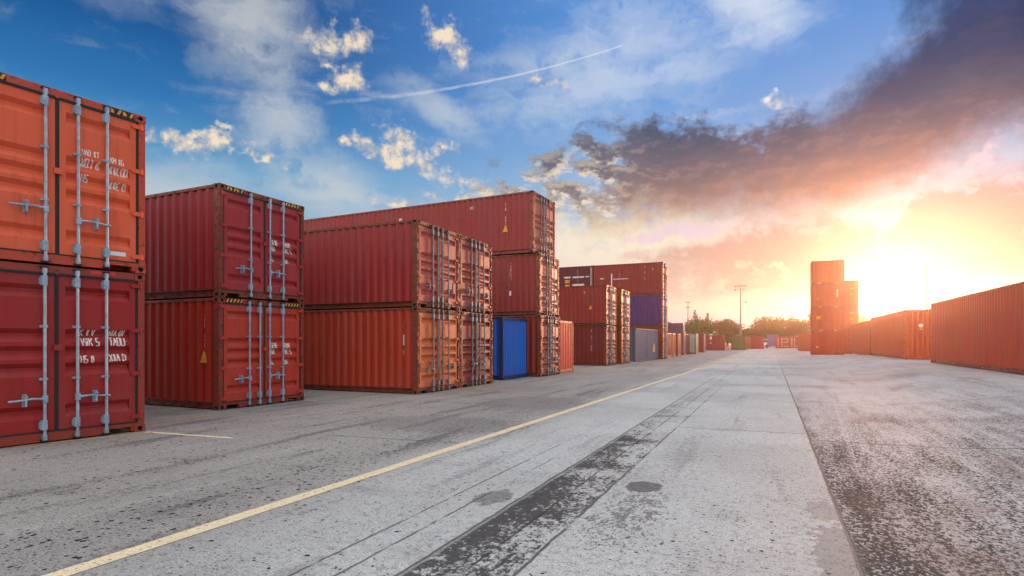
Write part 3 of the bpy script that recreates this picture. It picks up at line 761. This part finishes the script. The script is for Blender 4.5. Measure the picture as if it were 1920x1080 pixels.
bump(g, b, fin*.35 + grain*.6 - pit*1.3 - cr*1.2 - ex*.5 - wear*.4 + q3*ex*.4, .9, .010)
M_GROUND = m

xs = [-290, -120, -60, -30, -14] + [-10+.5*i for i in range(45)] + [14, 18, 30, 60, 120, 290]
ys = [-110, -60, -20, -8] + [-4+2*i for i in range(40)] + [82, 90, 110, 140, 180, 240, 320]
v = [(x, y, gz(x, y)) for y in ys for x in xs]
nx = len(xs)
f = [(j*nx+i, j*nx+i+1, (j+1)*nx+i+1, (j+1)*nx+i) for j in range(len(ys)-1) for i in range(nx-1)]
me = bpy.data.meshes.new('ground'); me.from_pydata(v, [], f); me.materials.append(M_GROUND)
me.polygons.foreach_set('use_smooth', [True]*len(me.polygons))
o = bpy.data.objects.new('ground', me); col.objects.link(o); o['kind'] = 'structure'

# painted lines, thin worn sheets 4 mm above the concrete
def road_paint(name, rgb, wear):
    m, g, b = principled(name, lin(*rgb), .7)
    tc = g.n('ShaderNodeTexCoord'); P = S(g, tc.outputs['Object'])
    n = g.noise(P, 26, 5, .7); n2 = g.noise(P, 2.2, 4); n3 = g.noise(P, 90, 3)
    c = g.mix(g.ss(n2, .35, .7)*.4, lin(*rgb), tuple(k*.72 for k in lin(*rgb)))
    c = g.mix(g.ss(n3, .45, .65)*.4, c, lin(140, 120, 90))
    g.put(b.inputs['Base Color'], c)
    tr = g.n('ShaderNodeBsdfTransparent'); mx = g.n('ShaderNodeMixShader'); o = [q for q in g.t.nodes if q.type == 'OUTPUT_MATERIAL'][0]
    g.put(mx.inputs[0], g.ss(n + (n2-.5)*.25, wear, wear+.05))
    g.t.links.new(tr.outputs[0], mx.inputs[1]); g.t.links.new(b.outputs[0], mx.inputs[2]); g.t.links.new(mx.outputs[0], o.inputs[0])
    bump(g, b, n*.5 + n3*.4, .5, .006)
    return m
YEL = road_paint('worn yellow road paint', (228, 210, 172), .36)
YEL2 = road_paint('very worn yellow road paint', (214, 170, 96), .40)
WHI = road_paint('worn white road paint', (206, 190, 180), .47)
rnd = random.Random(3)
def painted(a, b_, w, mat, name='road_marking'):
    a, b_ = Vector(a), Vector(b_); d = b_-a; n = max(2, int(d.length/.25)); nrm = Vector((-d.y, d.x)).normalized()
    v, f = [], []
    for i in range(n+1):
        p = a + d*(i/n); l = w/2*(1+rnd.uniform(-.07, .07)); r = w/2*(1+rnd.uniform(-.07, .07))
        for q in (p+nrm*l, p-nrm*r): v.append((q.x, q.y, gz(q.x, q.y)+.004))
        if i: f.append((2*i-2, 2*i-1, 2*i+1, 2*i))
    me = bpy.data.meshes.new(name); me.from_pydata(v, [], f); me.materials.append(mat)
    o = bpy.data.objects.new(name, me); col.objects.link(o); o['kind'] = 'structure'
    return o
painted((-4.2, -3), (-3.62, 34), .155, YEL)
painted((-3.62, 34), (-3.1, 62), .13, YEL2)
painted((-9.35, 6.16), (-7.56, 6.32), .10, YEL)
painted((-10.45, 6.2), (-10.28, 8.1), .09, YEL2)
painted((-8.7, 16.3), (-7.3, 15.95), .10, YEL2)
painted((-10.6, 2.0), (-9.2, 6.16), .09, YEL2)
for i in range(5): painted((5.25, 18.5+i*4.3), (5.3, 21.0+i*4.3), .11, WHI)

# ---------------------------------------------------------------- things far down the road
M_POLE = simple('grey pole steel', (126, 120, 122), .5, .4)
def mast(loc, h, label, heads, ring=None, r=.16):
    root = empty('floodlight_mast', loc); tag(root, label, 'light mast')
    m = MB(); m.tube((0, 0, 0), (0, 0, h*.36), r*1.5, r*1.25); m.tube((0, 0, h*.36), (0, 0, h), r, r*.55); m.box(-.4, .4, -.4, .4, 0, .25)
    m.build('pole', M_POLE, root)
    for z, xs_ in heads:
        m = MB(); m.box(min(xs_+(0,))-.1, max(xs_+(0,))+.1, -.04, .04, z-.04, z+.04); m.build('crossarm', M_POLE, root)
        for x in xs_:
            m = MB(); m.box(x-.22, x+.22, -.10, .22, z-.30, z-.06); m.box(x-.17, x+.17, -.16, -.101, z-.27, z-.09); m.build('floodlight', M_BLACK, root)
    if ring:
        m = MB()
        for t in range(10):
            a0, a1 = t*math.pi/5, (t+1)*math.pi/5
            for zz in (ring, ring+.9): m.tube((1.0*math.cos(a0), 1.0*math.sin(a0), zz), (1.0*math.cos(a1), 1.0*math.sin(a1), zz), .05, n=5)
            m.tube((1.0*math.cos(a0), 1.0*math.sin(a0), ring), (1.0*math.cos(a0), 1.0*math.sin(a0), ring+.9), .04, n=5)
        m.box(-.9, .9, -.9, .9, ring-.06, ring); m.build('service_platform', M_POLE, root)
    return root
mast((-7.27, 161.2, 0), 16.5, 'tall thin floodlight mast with a service ring low on its pole', [(16.1, (-1.3, -.6, .5, 1.2)), (15.2, (-1.3, .8)), (11.9, (1.3,))], ring=5.2, r=.19)
mast((-26.0, 205.0, 0), 15.5, 'slender mast with two small lamps, behind the dark violet container', [(15.2, (-.6, .5)), (13.4, (-.4, .4))], r=.17)
root = empty('bare_pole', (22.8, 112.0, 0)); tag(root, 'thin bare pole rising behind the long wall at the right', 'pole')
m = MB(); m.tube((0, 0, 0), (0, 0, 13.6), .10, .07); m.box(-.2, .2, -.2, .2, 0, .2); m.build('pole', M_POLE, root)
m = MB(); m.tube((0, 0, 13.6), (0, 0, 13.9), .12, .05); m.build('cap', M_POLE, root)

# traffic cone
M_ORANGE = simple('orange plastic', (235, 90, 30), .5, 0, .15)
root = empty('traffic_cone', (-6.6, 103.6, 0)); tag(root, 'orange traffic cone with a pale band beside the red container', 'traffic cone')
m = MB(); m.box(-.3, .3, -.3, .3, 0, .06); m.build('base', M_ORANGE, root)
m = MB(); m.tube((0, 0, .061), (0, 0, .5), .24, .16, 14); m.tube((0, 0, .76), (0, 0, 1.15), .12, .05, 14); m.build('body', M_ORANGE, root)
m = MB(); m.tube((0, 0, .501), (0, 0, .759), .158, .121, 14); m.build('band', M_WHITE_FADED, root)

# red trailer under the lilac container
M_TRAIL = simple('red trailer steel', (176, 60, 44), .6)
M_TYRE = simple('tyre rubber', (28, 26, 26), .85)
root = empty('trailer', (0, 146.3, 0)); tag(root, 'low red trailer with black tyres under the lilac container', 'trailer')
m = MB(); m.box(-1.2, 1.9, 0, .12, .46, .6); m.box(-1.2, 1.9, 6.0, 6.2, .46, .6); m.box(-.6, -.4, .121, 5.99, .4, .6); m.box(1.1, 1.3, .121, 5.99, .4, .6); m.box(-1.15, -1.0, 0, .1, .0, .455); m.box(1.6, 1.75, 0, .1, 0, .455)
m.build('chassis', M_TRAIL, root)
for x in (-.95, 1.55):
    for y in (1.2, 5.0):
        m = MB(); m.tube((x-.12, y, .40), (x+.12, y, .40), .40, n=18); w = m.build('wheel', M_TYRE, root)
        m = MB(); m.tube((x-.13, y, .40), (x+.13, y, .40), .19, n=12); m.build('rim', M_POLE, w)

# white truck facing the yard
M_TRUCK = simple('white truck paint', (225, 222, 224), .35, 0, .06)
M_GLASS, gg, bb = principled('windscreen glass', (.02, .025, .03), .08)
root = empty('truck', (-1.8, 156.5, 0)); tag(root, 'small white truck with a flat front parked beside the lilac container', 'truck')
m = MB(); m.box(-1.0, 1.0, 0, 1.7, .5, 1.25); m.quad([(-1, 0, 1.2505), (1, 0, 1.2505), (.88, .35, 2.1), (-.88, .35, 2.1)]); m.quad([(-.88, .35, 2.1), (.88, .35, 2.1), (.88, 1.6, 2.1), (-.88, 1.6, 2.1)])
m.quad([(-1, 0, 1.2505), (-.88, .35, 2.1), (-.88, 1.6, 2.1), (-1, 1.7, 1.2505)]); m.quad([(1, 0, 1.2505), (.88, .35, 2.1), (.88, 1.6, 2.1), (1, 1.7, 1.2505)]); m.quad([(-1, 1.7, 1.2505), (-.88, 1.6, 2.1), (.88, 1.6, 2.1), (1, 1.7, 1.2505)])
m.build('cab', M_TRUCK, root)
m = MB(); m.quad([(-.86, .035, 1.36), (.86, .035, 1.36), (.78, .3, 2.0), (-.78, .3, 2.0)]); m.build('windscreen', M_GLASS, root)
m = MB(); m.box(-1.0, 1.0, 1.85, 5.4, .75, .9)
for x0, x1, y0, y1 in ((-1, -.95, 1.85, 5.4), (.95, 1, 1.85, 5.4), (-.949, .949, 1.85, 1.9), (-.949, .949, 5.35, 5.4)): m.box(x0, x1, y0, y1, .901, 1.35)
m.build('load_bed', M_TRUCK, root)
for x in (-.7, .7):
    m = MB(); m.box(x-.16, x+.16, -.03, 0, .72, .9); m.build('headlight', M_GALV, root)
    m = MB(); m.box(x*1.75-.1, x*1.75+.1, .1, .16, 1.5, 1.85); m.tube((x*1.43, .2, 1.45), (x*1.75, .13, 1.6), .02); m.build('mirror', M_TRUCK, root)
    for y in (.85, 4.4):
        m = MB(); m.tube((x*1.25-.11, y, .4), (x*1.25+.11, y, .4), .4, n=18); m.build('wheel', M_TYRE, root)
m = MB(); m.box(-1.02, 1.02, -.08, -.001, .42, .62); m.build('bumper', M_GALV_OLD, root)

# ---------------------------------------------------------------- trees beyond the yard
M_BARK = simple('bark', (70, 52, 38), .9)
def leafmat(rgb):
    m, g, b = principled('leaves', lin(*rgb), .6)
    gi = g.n('ShaderNodeNewGeometry'); r = S(g, gi.outputs['Random Per Island'])
    c0 = lin(*rgb)
    c = g.mix(r, tuple(k*.5 for k in c0), tuple(k*1.5 for k in c0))
    g.put(b.inputs['Base Color'], c)
    tl = g.n('ShaderNodeBsdfTranslucent'); g.put(tl.inputs[0], c)
    mx = g.n('ShaderNodeMixShader'); mx.inputs[0].default_value = .22
    o = [q for q in g.t.nodes if q.type == 'OUTPUT_MATERIAL'][0]
    g.t.links.new(b.outputs[0], mx.inputs[1]); g.t.links.new(tl.outputs[0], mx.inputs[2]); g.t.links.new(mx.outputs[0], o.inputs[0])
    return m
LEAF = [leafmat((66, 92, 26)), leafmat((80, 86, 28)), leafmat((70, 72, 26))]
def tree(loc, h, w, label, seed, kind=0, n=2600, spikes=()):
    n = int(n*1.7)
    rg = random.Random(seed)
    root = empty('broadleaf_tree', loc); tag(root, label, 'tree', 'trees beyond the far containers')
    t = MB(); t.tube((0, 0, -.1), (rg.uniform(-.2, .2), 0, h*.42), .26, .17, 9)
    lumps = []
    for i in range(9):
        a = i*2.4+rg.uniform(-.4, .4); rr = w*.5*rg.uniform(.25, .78); z = h*rg.uniform(.42, .84)
        if i == 0: rr, z = 0, h*.82
        p = Vector((rr*math.cos(a), rr*math.sin(a), z))
        t.tube((0, 0, h*rg.uniform(.24, .42)), tuple(p), .12, .03, 6)
        lumps.append((p, w*rg.uniform(.15, .27)))
    for sx, sz in spikes:
        lumps.append((Vector((sx, 0, sz)), .3)); lumps.append((Vector((sx*.97, 0, sz-.8)), .45)); lumps.append((Vector((sx*.9, 0, sz-1.7)), .7)); t.tube((sx*.6, 0, h*.6), (sx, 0, sz), .09, .02, 6)
    t.build('trunk', M_BARK, root)
    c = MB(); wts = [l[1]**2 for l in lumps]
    for i in range(n):
        p, r = rg.choices(lumps, wts)[0]
        d = Vector((rg.gauss(0, 1), rg.gauss(0, 1), rg.gauss(0, .8))).normalized()*r*(rg.random()**.42)*rg.uniform(.8, 1.22)
        q = p+d
        if q.z < h*.2: continue
        s = rg.uniform(.16, .34)
        u = Vector((rg.gauss(0, 1), rg.gauss(0, 1), rg.gauss(0, 1))).normalized(); v = u.orthogonal().normalized()
        c.quad([q-u*s, q-v*s*.6, q+u*s, q+v*s*.6])
    me = c.mesh('crown', [LEAF[kind]], recalc=False)
    o = bpy.data.objects.new('crown', me); col.objects.link(o); o.parent = root
    return root
tree((-34.0, 196.0, 0), 8.8, 9, 'olive tree beside the dark violet container, crossed by the slender mast', 1, 0)
tree((-27.5, 182.0, 0), 6.6, 6, 'small low olive tree in the dip left of the spiky tree', 2, 1)
tree((-19.4, 176.0, 0), 8.4, 10, 'rounded olive tree with two spiky tops above the red containers', 3, 0, 3200, ((-1.0, 10.6), (2.6, 9.6)))
tree((-12.0, 184.0, 0), 8.2, 9, 'brownish tree just left of the tall floodlight mast', 4, 2)
tree((-6.2, 190.0, 0), 5.0, 6, 'low tree just right of the tall floodlight mast', 5, 0)
tree((-.4, 186.0, 0), 8.4, 10, 'broad round tree behind the white truck', 6, 1, 3200)
tree((6.0, 192.0, 0), 8.6, 10, 'broad tree behind the lilac container', 7, 2, 3000)
tree((14.2, 186.0, 0), 10.4, 11, 'big round tree behind the container with block letters', 8, 1, 3600)
tree((20.0, 182.0, 0), 11.8, 9, 'tallest tree right beside the stack before the sun', 9, 2, 3000)
tree((36.0, 172.0, 0), 9.6, 11, 'tree peeping over the low wall right of the tall stack', 10, 1, 3000)
tree((-14.5, 205.0, 0), 4.8, 12, 'hedge-like low tree in the gap behind the spiky tree', 11, 0, 2400)
tree((.5, 212.0, 0), 4.6, 12, 'hedge-like low tree farthest back behind the lilac container', 12, 2, 2400)
#@@SKY@@
# ---------------------------------------------------------------- sky and light
SUN_AZ, SUN_EL = 9.3, 4.6                                         # degrees right of the road, above the horizon
world = bpy.data.worlds.new('World'); scene.world = world; world.use_nodes = True
g = G(world.node_tree)
tc = g.n('ShaderNodeTexCoord')
D = g.vm('NORMALIZE', S(g, tc.outputs['Generated']))
dx, dy, dz = g.sep(D)
az = g.m('ARCTAN2', dx, dy)*57.2958
el = g.m('ARCSINE', dz.max(-.02))*57.2958
sv = (math.sin(R(SUN_AZ))*math.cos(R(SUN_EL)), math.cos(R(SUN_AZ))*math.cos(R(SUN_EL)), math.sin(R(SUN_EL)))
ang = g.m('ARCCOSINE', g.vm('DOT_PRODUCT', D, sv).min(.999999))*57.2958
nish = g.n('ShaderNodeTexSky', sky_type='NISHITA'); nish.sun_disc = False
nish.sun_elevation = R(SUN_EL); nish.sun_rotation = R(SUN_AZ); nish.ozone_density = 2.0; nish.dust_density = 1.5
t = el/60.0
E_ = lambda e: e/60.0
def rp(pts): return g.ramp(t, [(E_(e), lin(*c)) for e, c in pts])
skyL = rp([(0, (206, 214, 220)), (5, (190, 213, 226)), (10, (158, 198, 222)), (15, (100, 166, 212)), (20, (40, 122, 188)), (25, (2, 90, 158)), (31, (0, 76, 142)), (60, (60, 120, 190))])
skyR = rp([(0, (250, 226, 214)), (4, (255, 236, 208)), (8, (244, 228, 208)), (11, (206, 212, 224)), (15, (150, 190, 232)), (20, (112, 168, 230)), (27, (84, 150, 226)), (60, (70, 120, 200))])
c = g.mix(g.ss(az, -52, -12), skyL, skyR)
c = g.mix(.12, c, g.vm('SCALE', S(g, nish.outputs[0]), .10))
p = g.xyz(az, el, 0)
n1 = g.noise(p, .16, 9, .58); n2 = g.noise(p, .5, 8, .62)
wv = g.vm('SUBTRACT', g.noise(p, .22, 5, .6, color=True), (.5, .5, .5))
pw = g.vm('ADD', p, g.vm('SCALE', wv, 5.0))
wv2 = g.vm('SUBTRACT', g.noise(p, .9, 5, .6, color=True), (.5, .5, .5))
pw2 = g.vm('ADD', pw, g.vm('SCALE', wv2, 1.6))
def blob(a, e, ra, re, rot=0, q=None):
    mp = g.n('ShaderNodeMapping', vector_type='TEXTURE')
    mp.inputs['Location'].default_value = (a, e, 0); mp.inputs['Rotation'].default_value = (0, 0, R(rot)); mp.inputs['Scale'].default_value = (ra, re, 1)
    g.put(mp.inputs['Vector'], q or p)
    return 1.0 - g.vm('LENGTH', S(g, mp.outputs[0]))
def union(l):
    r = l[0]
    for q in l[1:]: r = r.max(q)
    return r
# high thin cirrus, drawn out in streaks
def streaks(rot, sx, sy, seed, dist=.5):
    mp = g.n('ShaderNodeMapping'); mp.inputs['Rotation'].default_value = (0, 0, R(rot)); mp.inputs['Scale'].default_value = (sx, sy, 1); mp.inputs['Location'].default_value = (seed, seed*.7, seed)
    g.put(mp.inputs['Vector'], ps); return g.noise(S(g, mp.outputs[0]), 1.0, 8, .56, dist)
ps = g.vm('ADD', p, g.vm('SCALE', wv, 2.2))
st1 = streaks(72, .05, .30, 3); st2 = streaks(-22, .05, .34, 11); st3 = streaks(8, .04, .26, 23); st4 = streaks(-40, .07, .42, 31)
cir = g.ss(union([blob(-49.0, 27.5, 8.0, 9, 0, ps), blob(-46.4, 20.8, 4.6, 6.0, 10, ps)])+(st1-.5)*1.9, .0, 1.15)*.72
cir = cir.max(g.ss(blob(-42, 14.2, 9, 5, -20, ps)+(st2-.5)*1.5, .05, 1.0)*.72)
cir = cir.max(g.ss(blob(-56, 12.0, 13, 5, 0, ps)+(st3-.5)*1.0, .0, .9)*.65)
cir = cir.max(g.ss(blob(-60, 27, 9, 3.4, -14, ps)+(st2-.5)*1.7, .2, 1.1)*.40)
cir = cir.max(g.ss(blob(-15, 25, 18, 8, 12, ps)+(st2-.5)*1.5+(st4-.5)*.7, .0, 1.1)*.62)
cir = cir.max(g.ss(blob(-31, 21.5, 9, 2.6, -28, ps)+(st2-.5)*1.3, .1, 1.1)*.6)
cir = cir.max(g.ss(blob(-1, 28.0, 8, 4.2, -10, ps)+(st4-.5)*1.4, .0, .9)*.85)
cir = cir.max(g.ss(st2+st4*.6, .80, 1.1)*g.ss(el, 8, 14)*.35)
c = g.mix(cir, c, g.mix(g.ss(az, -45, -5), lin(208, 212, 212), lin(218, 228, 242)))
# contrail from the high cirrus to the upper middle
u = (az+44.8)/31.5
cl = 21.1 + u*5.7 - u*(1-u)*.35
wdt = .30 - u*.24
tr = g.ss((el-cl+(n2-.5)*.5*(1.05-u)).abs(), wdt.max(.05), wdt.max(.05)*.25)*g.ss(u, -.02, .12)*g.ss(u, 1.0, .995)
c = g.mix(tr*(.14+.5*u.max(0))*g.ss(n2+u*.3, .42, .66), c, lin(228, 234, 240))
# small sunlit cumulus
cu = union([blob(-41.9, 26.8, 3.0, 1.3, 6, pw2), blob(-39.2, 26.9, 2.6, 1.7, 0, pw2), blob(-41.9, 24.9, 2.1, .9, -12, pw2), blob(-39.9, 24.1, 2.3, 1.5, 20, pw2), blob(-41.9, 22.9, 1.5, .6, 0, pw2),
            blob(-30.8, 28.0, 2.9, 2.0, -20, pw2), blob(-29.9, 26.5, 1.4, 1.9, 0, pw2),
            blob(-55.5, 16.9, 4.6, 1.4, -4, pw2), blob(-51.0, 16.9, 4.4, 1.6, 6, pw2), blob(-47.4, 16.4, 3.4, .8, 0, pw2), blob(-51.5, 18.7, 2.4, .7, 0, pw2),
            blob(-35.2, 19.0, 2.0, 2.2, 0, pw2), blob(-36.0, 17.8, 4.4, 1.5, -8, pw2), blob(-32.6, 16.6, 4.4, 1.4, -14, pw2), blob(-31.4, 18.4, 3.0, 1.0, 8, pw2), blob(-39.8, 18.2, 2.0, .7, -10, pw2),
            blob(-29.0, 15.2, 4.2, 1.4, -8, pw2), blob(-35.4, 13.5, 3.6, .8, -4, pw2), blob(-30.5, 13.6, 3.6, 1.0, 0, pw2), blob(-21.8, 25.0, 1.7, .9, 0, pw2), blob(-20.0, 24.0, 2.0, .7, -20, pw2), blob(.3, 20.6, 1.5, 1.0, 30, pw2)])
n3 = g.noise(p, 1.5, 7, .62)
cs = cu + (n2-.5)*1.5 + (n1-.5)*.5 + (n3-.5)*.8
cm = g.ss(cs, .02, .85)*.96
n2b = g.noise(g.vm('ADD', p, (-.5, .55, 0)), .5, 8, .62)
lit = g.ss((n2-n2b)*2.2 + cs*.35, -.25, .55)
c = g.mix(cm, c, g.mix(lit, lin(172, 178, 190), g.mix(g.ss(az, -20, 0), lin(250, 230, 200), lin(246, 240, 244))))
# cream light low in the middle
cream = g.ss(blob(-13, 8.5, 17, 6.0, 0, pw), .0, .7)
c = g.mix(cream*.95, c, g.mix(g.ss(el, 10, 3.5), lin(250, 238, 214), lin(244, 218, 216)))
# the large cloud bank that rises to the right
ta = (az+40.0)/60.0
A_ = lambda a: (a+40)/60.0
top = g.curve(ta, [(A_(a), e/40.0) for a, e in [(-40, 11), (-34, 13.4), (-29, 15.6), (-24, 18.0), (-18, 20.0), (-13, 20.6), (-7, 20.4), (-2, 19.6), (2.5, 20.6), (6, 22.2), (9, 24.0), (12, 26.6), (15, 30), (20, 35)]])*40.0
bot = g.curve(ta, [(A_(a), e/40.0) for a, e in [(-40, 12), (-34, 12.0), (-28, 11.4), (-22, 11.2), (-17, 11.4), (-12, 11.0), (-6, 10.6), (0, 10.2), (4, 9.6), (8, 10.8), (12, 12.4), (16, 14.2), (20, 16)]])*40.0
nb = (n1-.5)*6.0 + (n2-.5)*5.0 + (n3-.5)*1.6
pb = g.vm('ADD', g.xyz(az*.45, el*.9, 7), g.vm('SCALE', wv2, .5))
lump = g.noise(pb, .9, 9, .60); lump2 = g.noise(g.vm('ADD', pb, (-.20, .42, 0)), .9, 9, .60)
billow = lump - lump2
dt = top - el + nb + (lump-.5)*5.5*g.ss(az, 8, -2); db = el - bot + nb*.7
solid = g.ss(az, -17, -6)
holes = g.ss(lump + n1*.35 + solid*.55, .61, .76)
bank = g.ss(dt, -.5, 1.9+g.ss(az, -2, 8)*2.6)*g.ss(db, -1.4, 3.8)*holes*g.ss(az, -31, -24)
corner = g.ss(union([blob(17, 27.0, 8.5, 4.0, 0, pw), blob(22, 24, 12, 8, 30, pw)])+(n1-.5)*1.1, .0, .5)
bt = el + (n1-.5)*3.0 + (lump-.5)*3.0 - (az.max(-20)-2)*.03
bankc = g.ramp(bt/30.0, [(8/30, lin(246, 200, 168)), (10.5/30, lin(218, 168, 144)), (13/30, lin(172, 130, 116)), (16/30, lin(118, 102, 110)), (19/30, lin(60, 78, 106)), (22/30, lin(8, 56, 102)), (26/30, lin(0, 58, 112)), (1, lin(0, 56, 112))])
bankc = g.mix(g.ss(az, -9, -19)*.8, bankc, g.mix(g.ss(lump, .4, .65), lin(150, 142, 146), lin(92, 98, 124)))
bankc = g.mix(g.ss(billow, -.02, .16)*(.5-solid*.36)*g.ss(el, 21, 16), bankc, g.mix(solid, lin(240, 222, 190), lin(236, 172, 144)))
bankc = g.mix(g.ss(billow, .02, -.16)*(.45-solid*.25), bankc, lin(88, 84, 112))
rim = g.ss(dt, 2.4, .2)*.35
bankc = g.mix(rim, bankc, lin(112, 118, 152))
c = g.mix(corner, c, g.ramp(bt/30.0, [(16/30, lin(120, 110, 132)), (20/30, lin(62, 92, 134)), (25/30, lin(40, 88, 138)), (1, lin(36, 92, 150))]))
# broken cream-lit lumps under the dark rags at its left end
rag = g.ss(dt, .5, 3.0)*g.ss(db, -2.0, .8)*g.ss(az, -33, -27)*g.ss(az, -1, -10)*g.ss(lump2 + n1*.2, .52, .68)
c = g.mix(rag*.85, c, lin(246, 224, 188))
c = g.mix(bank*.96, c, bankc)
# pale gap between the bank and the lower sheet, at the right
gap = g.ss(union([blob(13.5, 13.4, 5.5, .9, 22, pw2), blob(8.5, 11.6, 3.6, .6, 10, pw2), blob(-8, 10.6, 7, 1.0, 4, pw2)])+(n2-.5)*1.0, .0, .6)
# lower sheet of salmon cloud round the sun
lowm = g.ss(union([blob(1, 7.0, 17, 4.6, 4, pw), blob(15, 8.4, 16, 5.8, 14, pw)])+(st3-.5)*1.2+(n2-.5)*.5, -.05, .5)*g.ss(el, 2.6, 5.0)
lowc = g.ramp(el/30.0 + (n2-.5)*.08, [(3/30, lin(234, 208, 198)), (5.5/30, lin(224, 182, 164)), (8/30, lin(216, 164, 148)), (11/30, lin(206, 154, 146)), (14/30, lin(192, 142, 148))])
c = g.mix(lowm*.82, c, lowc)
c = g.mix(gap*.8, c, lin(236, 212, 224))
# pinkish grey band right above the horizon, left of the sun
c = g.mix(g.ss(el, 4.2, 1.2)*g.ss(az, -34, -16)*g.ss(az, 4, -4)*.8, c, lin(226, 210, 220))
# the glow of the veiled sun
gl = ((ang/3.0)*(ang/3.0)*-1.0).exp()*1.0 + (ang/-6.0).exp()*.08
flat = g.vm('LENGTH', g.xyz((az-SUN_AZ-2.5)/12.0, (el-3.0)/1.4, 0)); gl2 = ((flat*flat)*-1.0).exp()*.6
c = g.vm('ADD', c, g.vm('SCALE', g.xyz(1.0, .88, .66), gl*.25 + gl2*.28))
c = g.vm('ADD', c, g.vm('SCALE', g.xyz(1.0, .62, .30), (ang/-12.0).exp()*.03))
# added fill light: unseen bright sky overhead and behind the camera
fill_top = g.ss(el, 34, 60)
behind = g.ss(az.abs(), 75, 125)*g.ss(el, -2, 6)
c = g.mix(fill_top.max(behind)*.9, c, g.mix(n1, (1.40, 1.42, 1.48), (1.85, 1.83, 1.78)))
c = g.mix(g.ss(el, -.3, -1.0), c, (.25, .24, .23))
bg = g.n('ShaderNodeBackground'); g.put(bg.inputs[0], c); bg.inputs[1].default_value = 1.0
wo = g.n('ShaderNodeOutputWorld'); g.t.links.new(bg.outputs[0], wo.inputs[0])
world.cycles.sampling_method = 'MANUAL'; world.cycles.sample_map_resolution = 1024

sun = bpy.data.lights.new('sun', 'SUN'); sun.energy = 3.6; sun.angle = R(8); sun.color = (1.0, .47, .26)
so = bpy.data.objects.new('sun', sun); col.objects.link(so)
so.rotation_euler = Vector(sv).to_track_quat('Z', 'Y').to_euler()

# flare haze volume, added over the yard to stand in for lens flare
m = MB(); m.box(-300, 300, -120, 330, -1.0, 19.5)
hz = bpy.data.materials.new('flare haze'); hz.use_nodes = True; gh = G(hz.node_tree)
vol = gh.n('ShaderNodeVolumePrincipled'); vol.inputs['Color'].default_value = (1.0, .78, .60, 1); vol.inputs['Density'].default_value = .0008; vol.inputs['Anisotropy'].default_value = .90
ho = gh.n('ShaderNodeOutputMaterial'); gh.t.links.new(vol.outputs[0], ho.inputs['Volume'])
HAZE = True
if HAZE:
    o = m.build('haze', hz); o['kind'] = 'stuff'

# ---------------------------------------------------------------- camera
cam = bpy.data.cameras.new('camera'); co = bpy.data.objects.new('camera', cam); col.objects.link(co); scene.camera = co
cam.sensor_width = 36; cam.lens = 36*1081/1920; cam.shift_y = 101/1920; cam.clip_end = 4000; cam.clip_start = .05
co.location = (0, 0, 1.48); co.rotation_euler = (R(90), 0, R(24.2))
vs = scene.view_settings; vs.view_transform = 'Standard'; vs.look = 'None'; vs.exposure = 0; vs.gamma = 1
scene.cycles.use_denoising = True
scene.cycles.max_bounces = 8; scene.cycles.volume_bounces = 0; scene.cycles.transparent_max_bounces = 12
scene.cycles.sample_clamp_indirect = 6
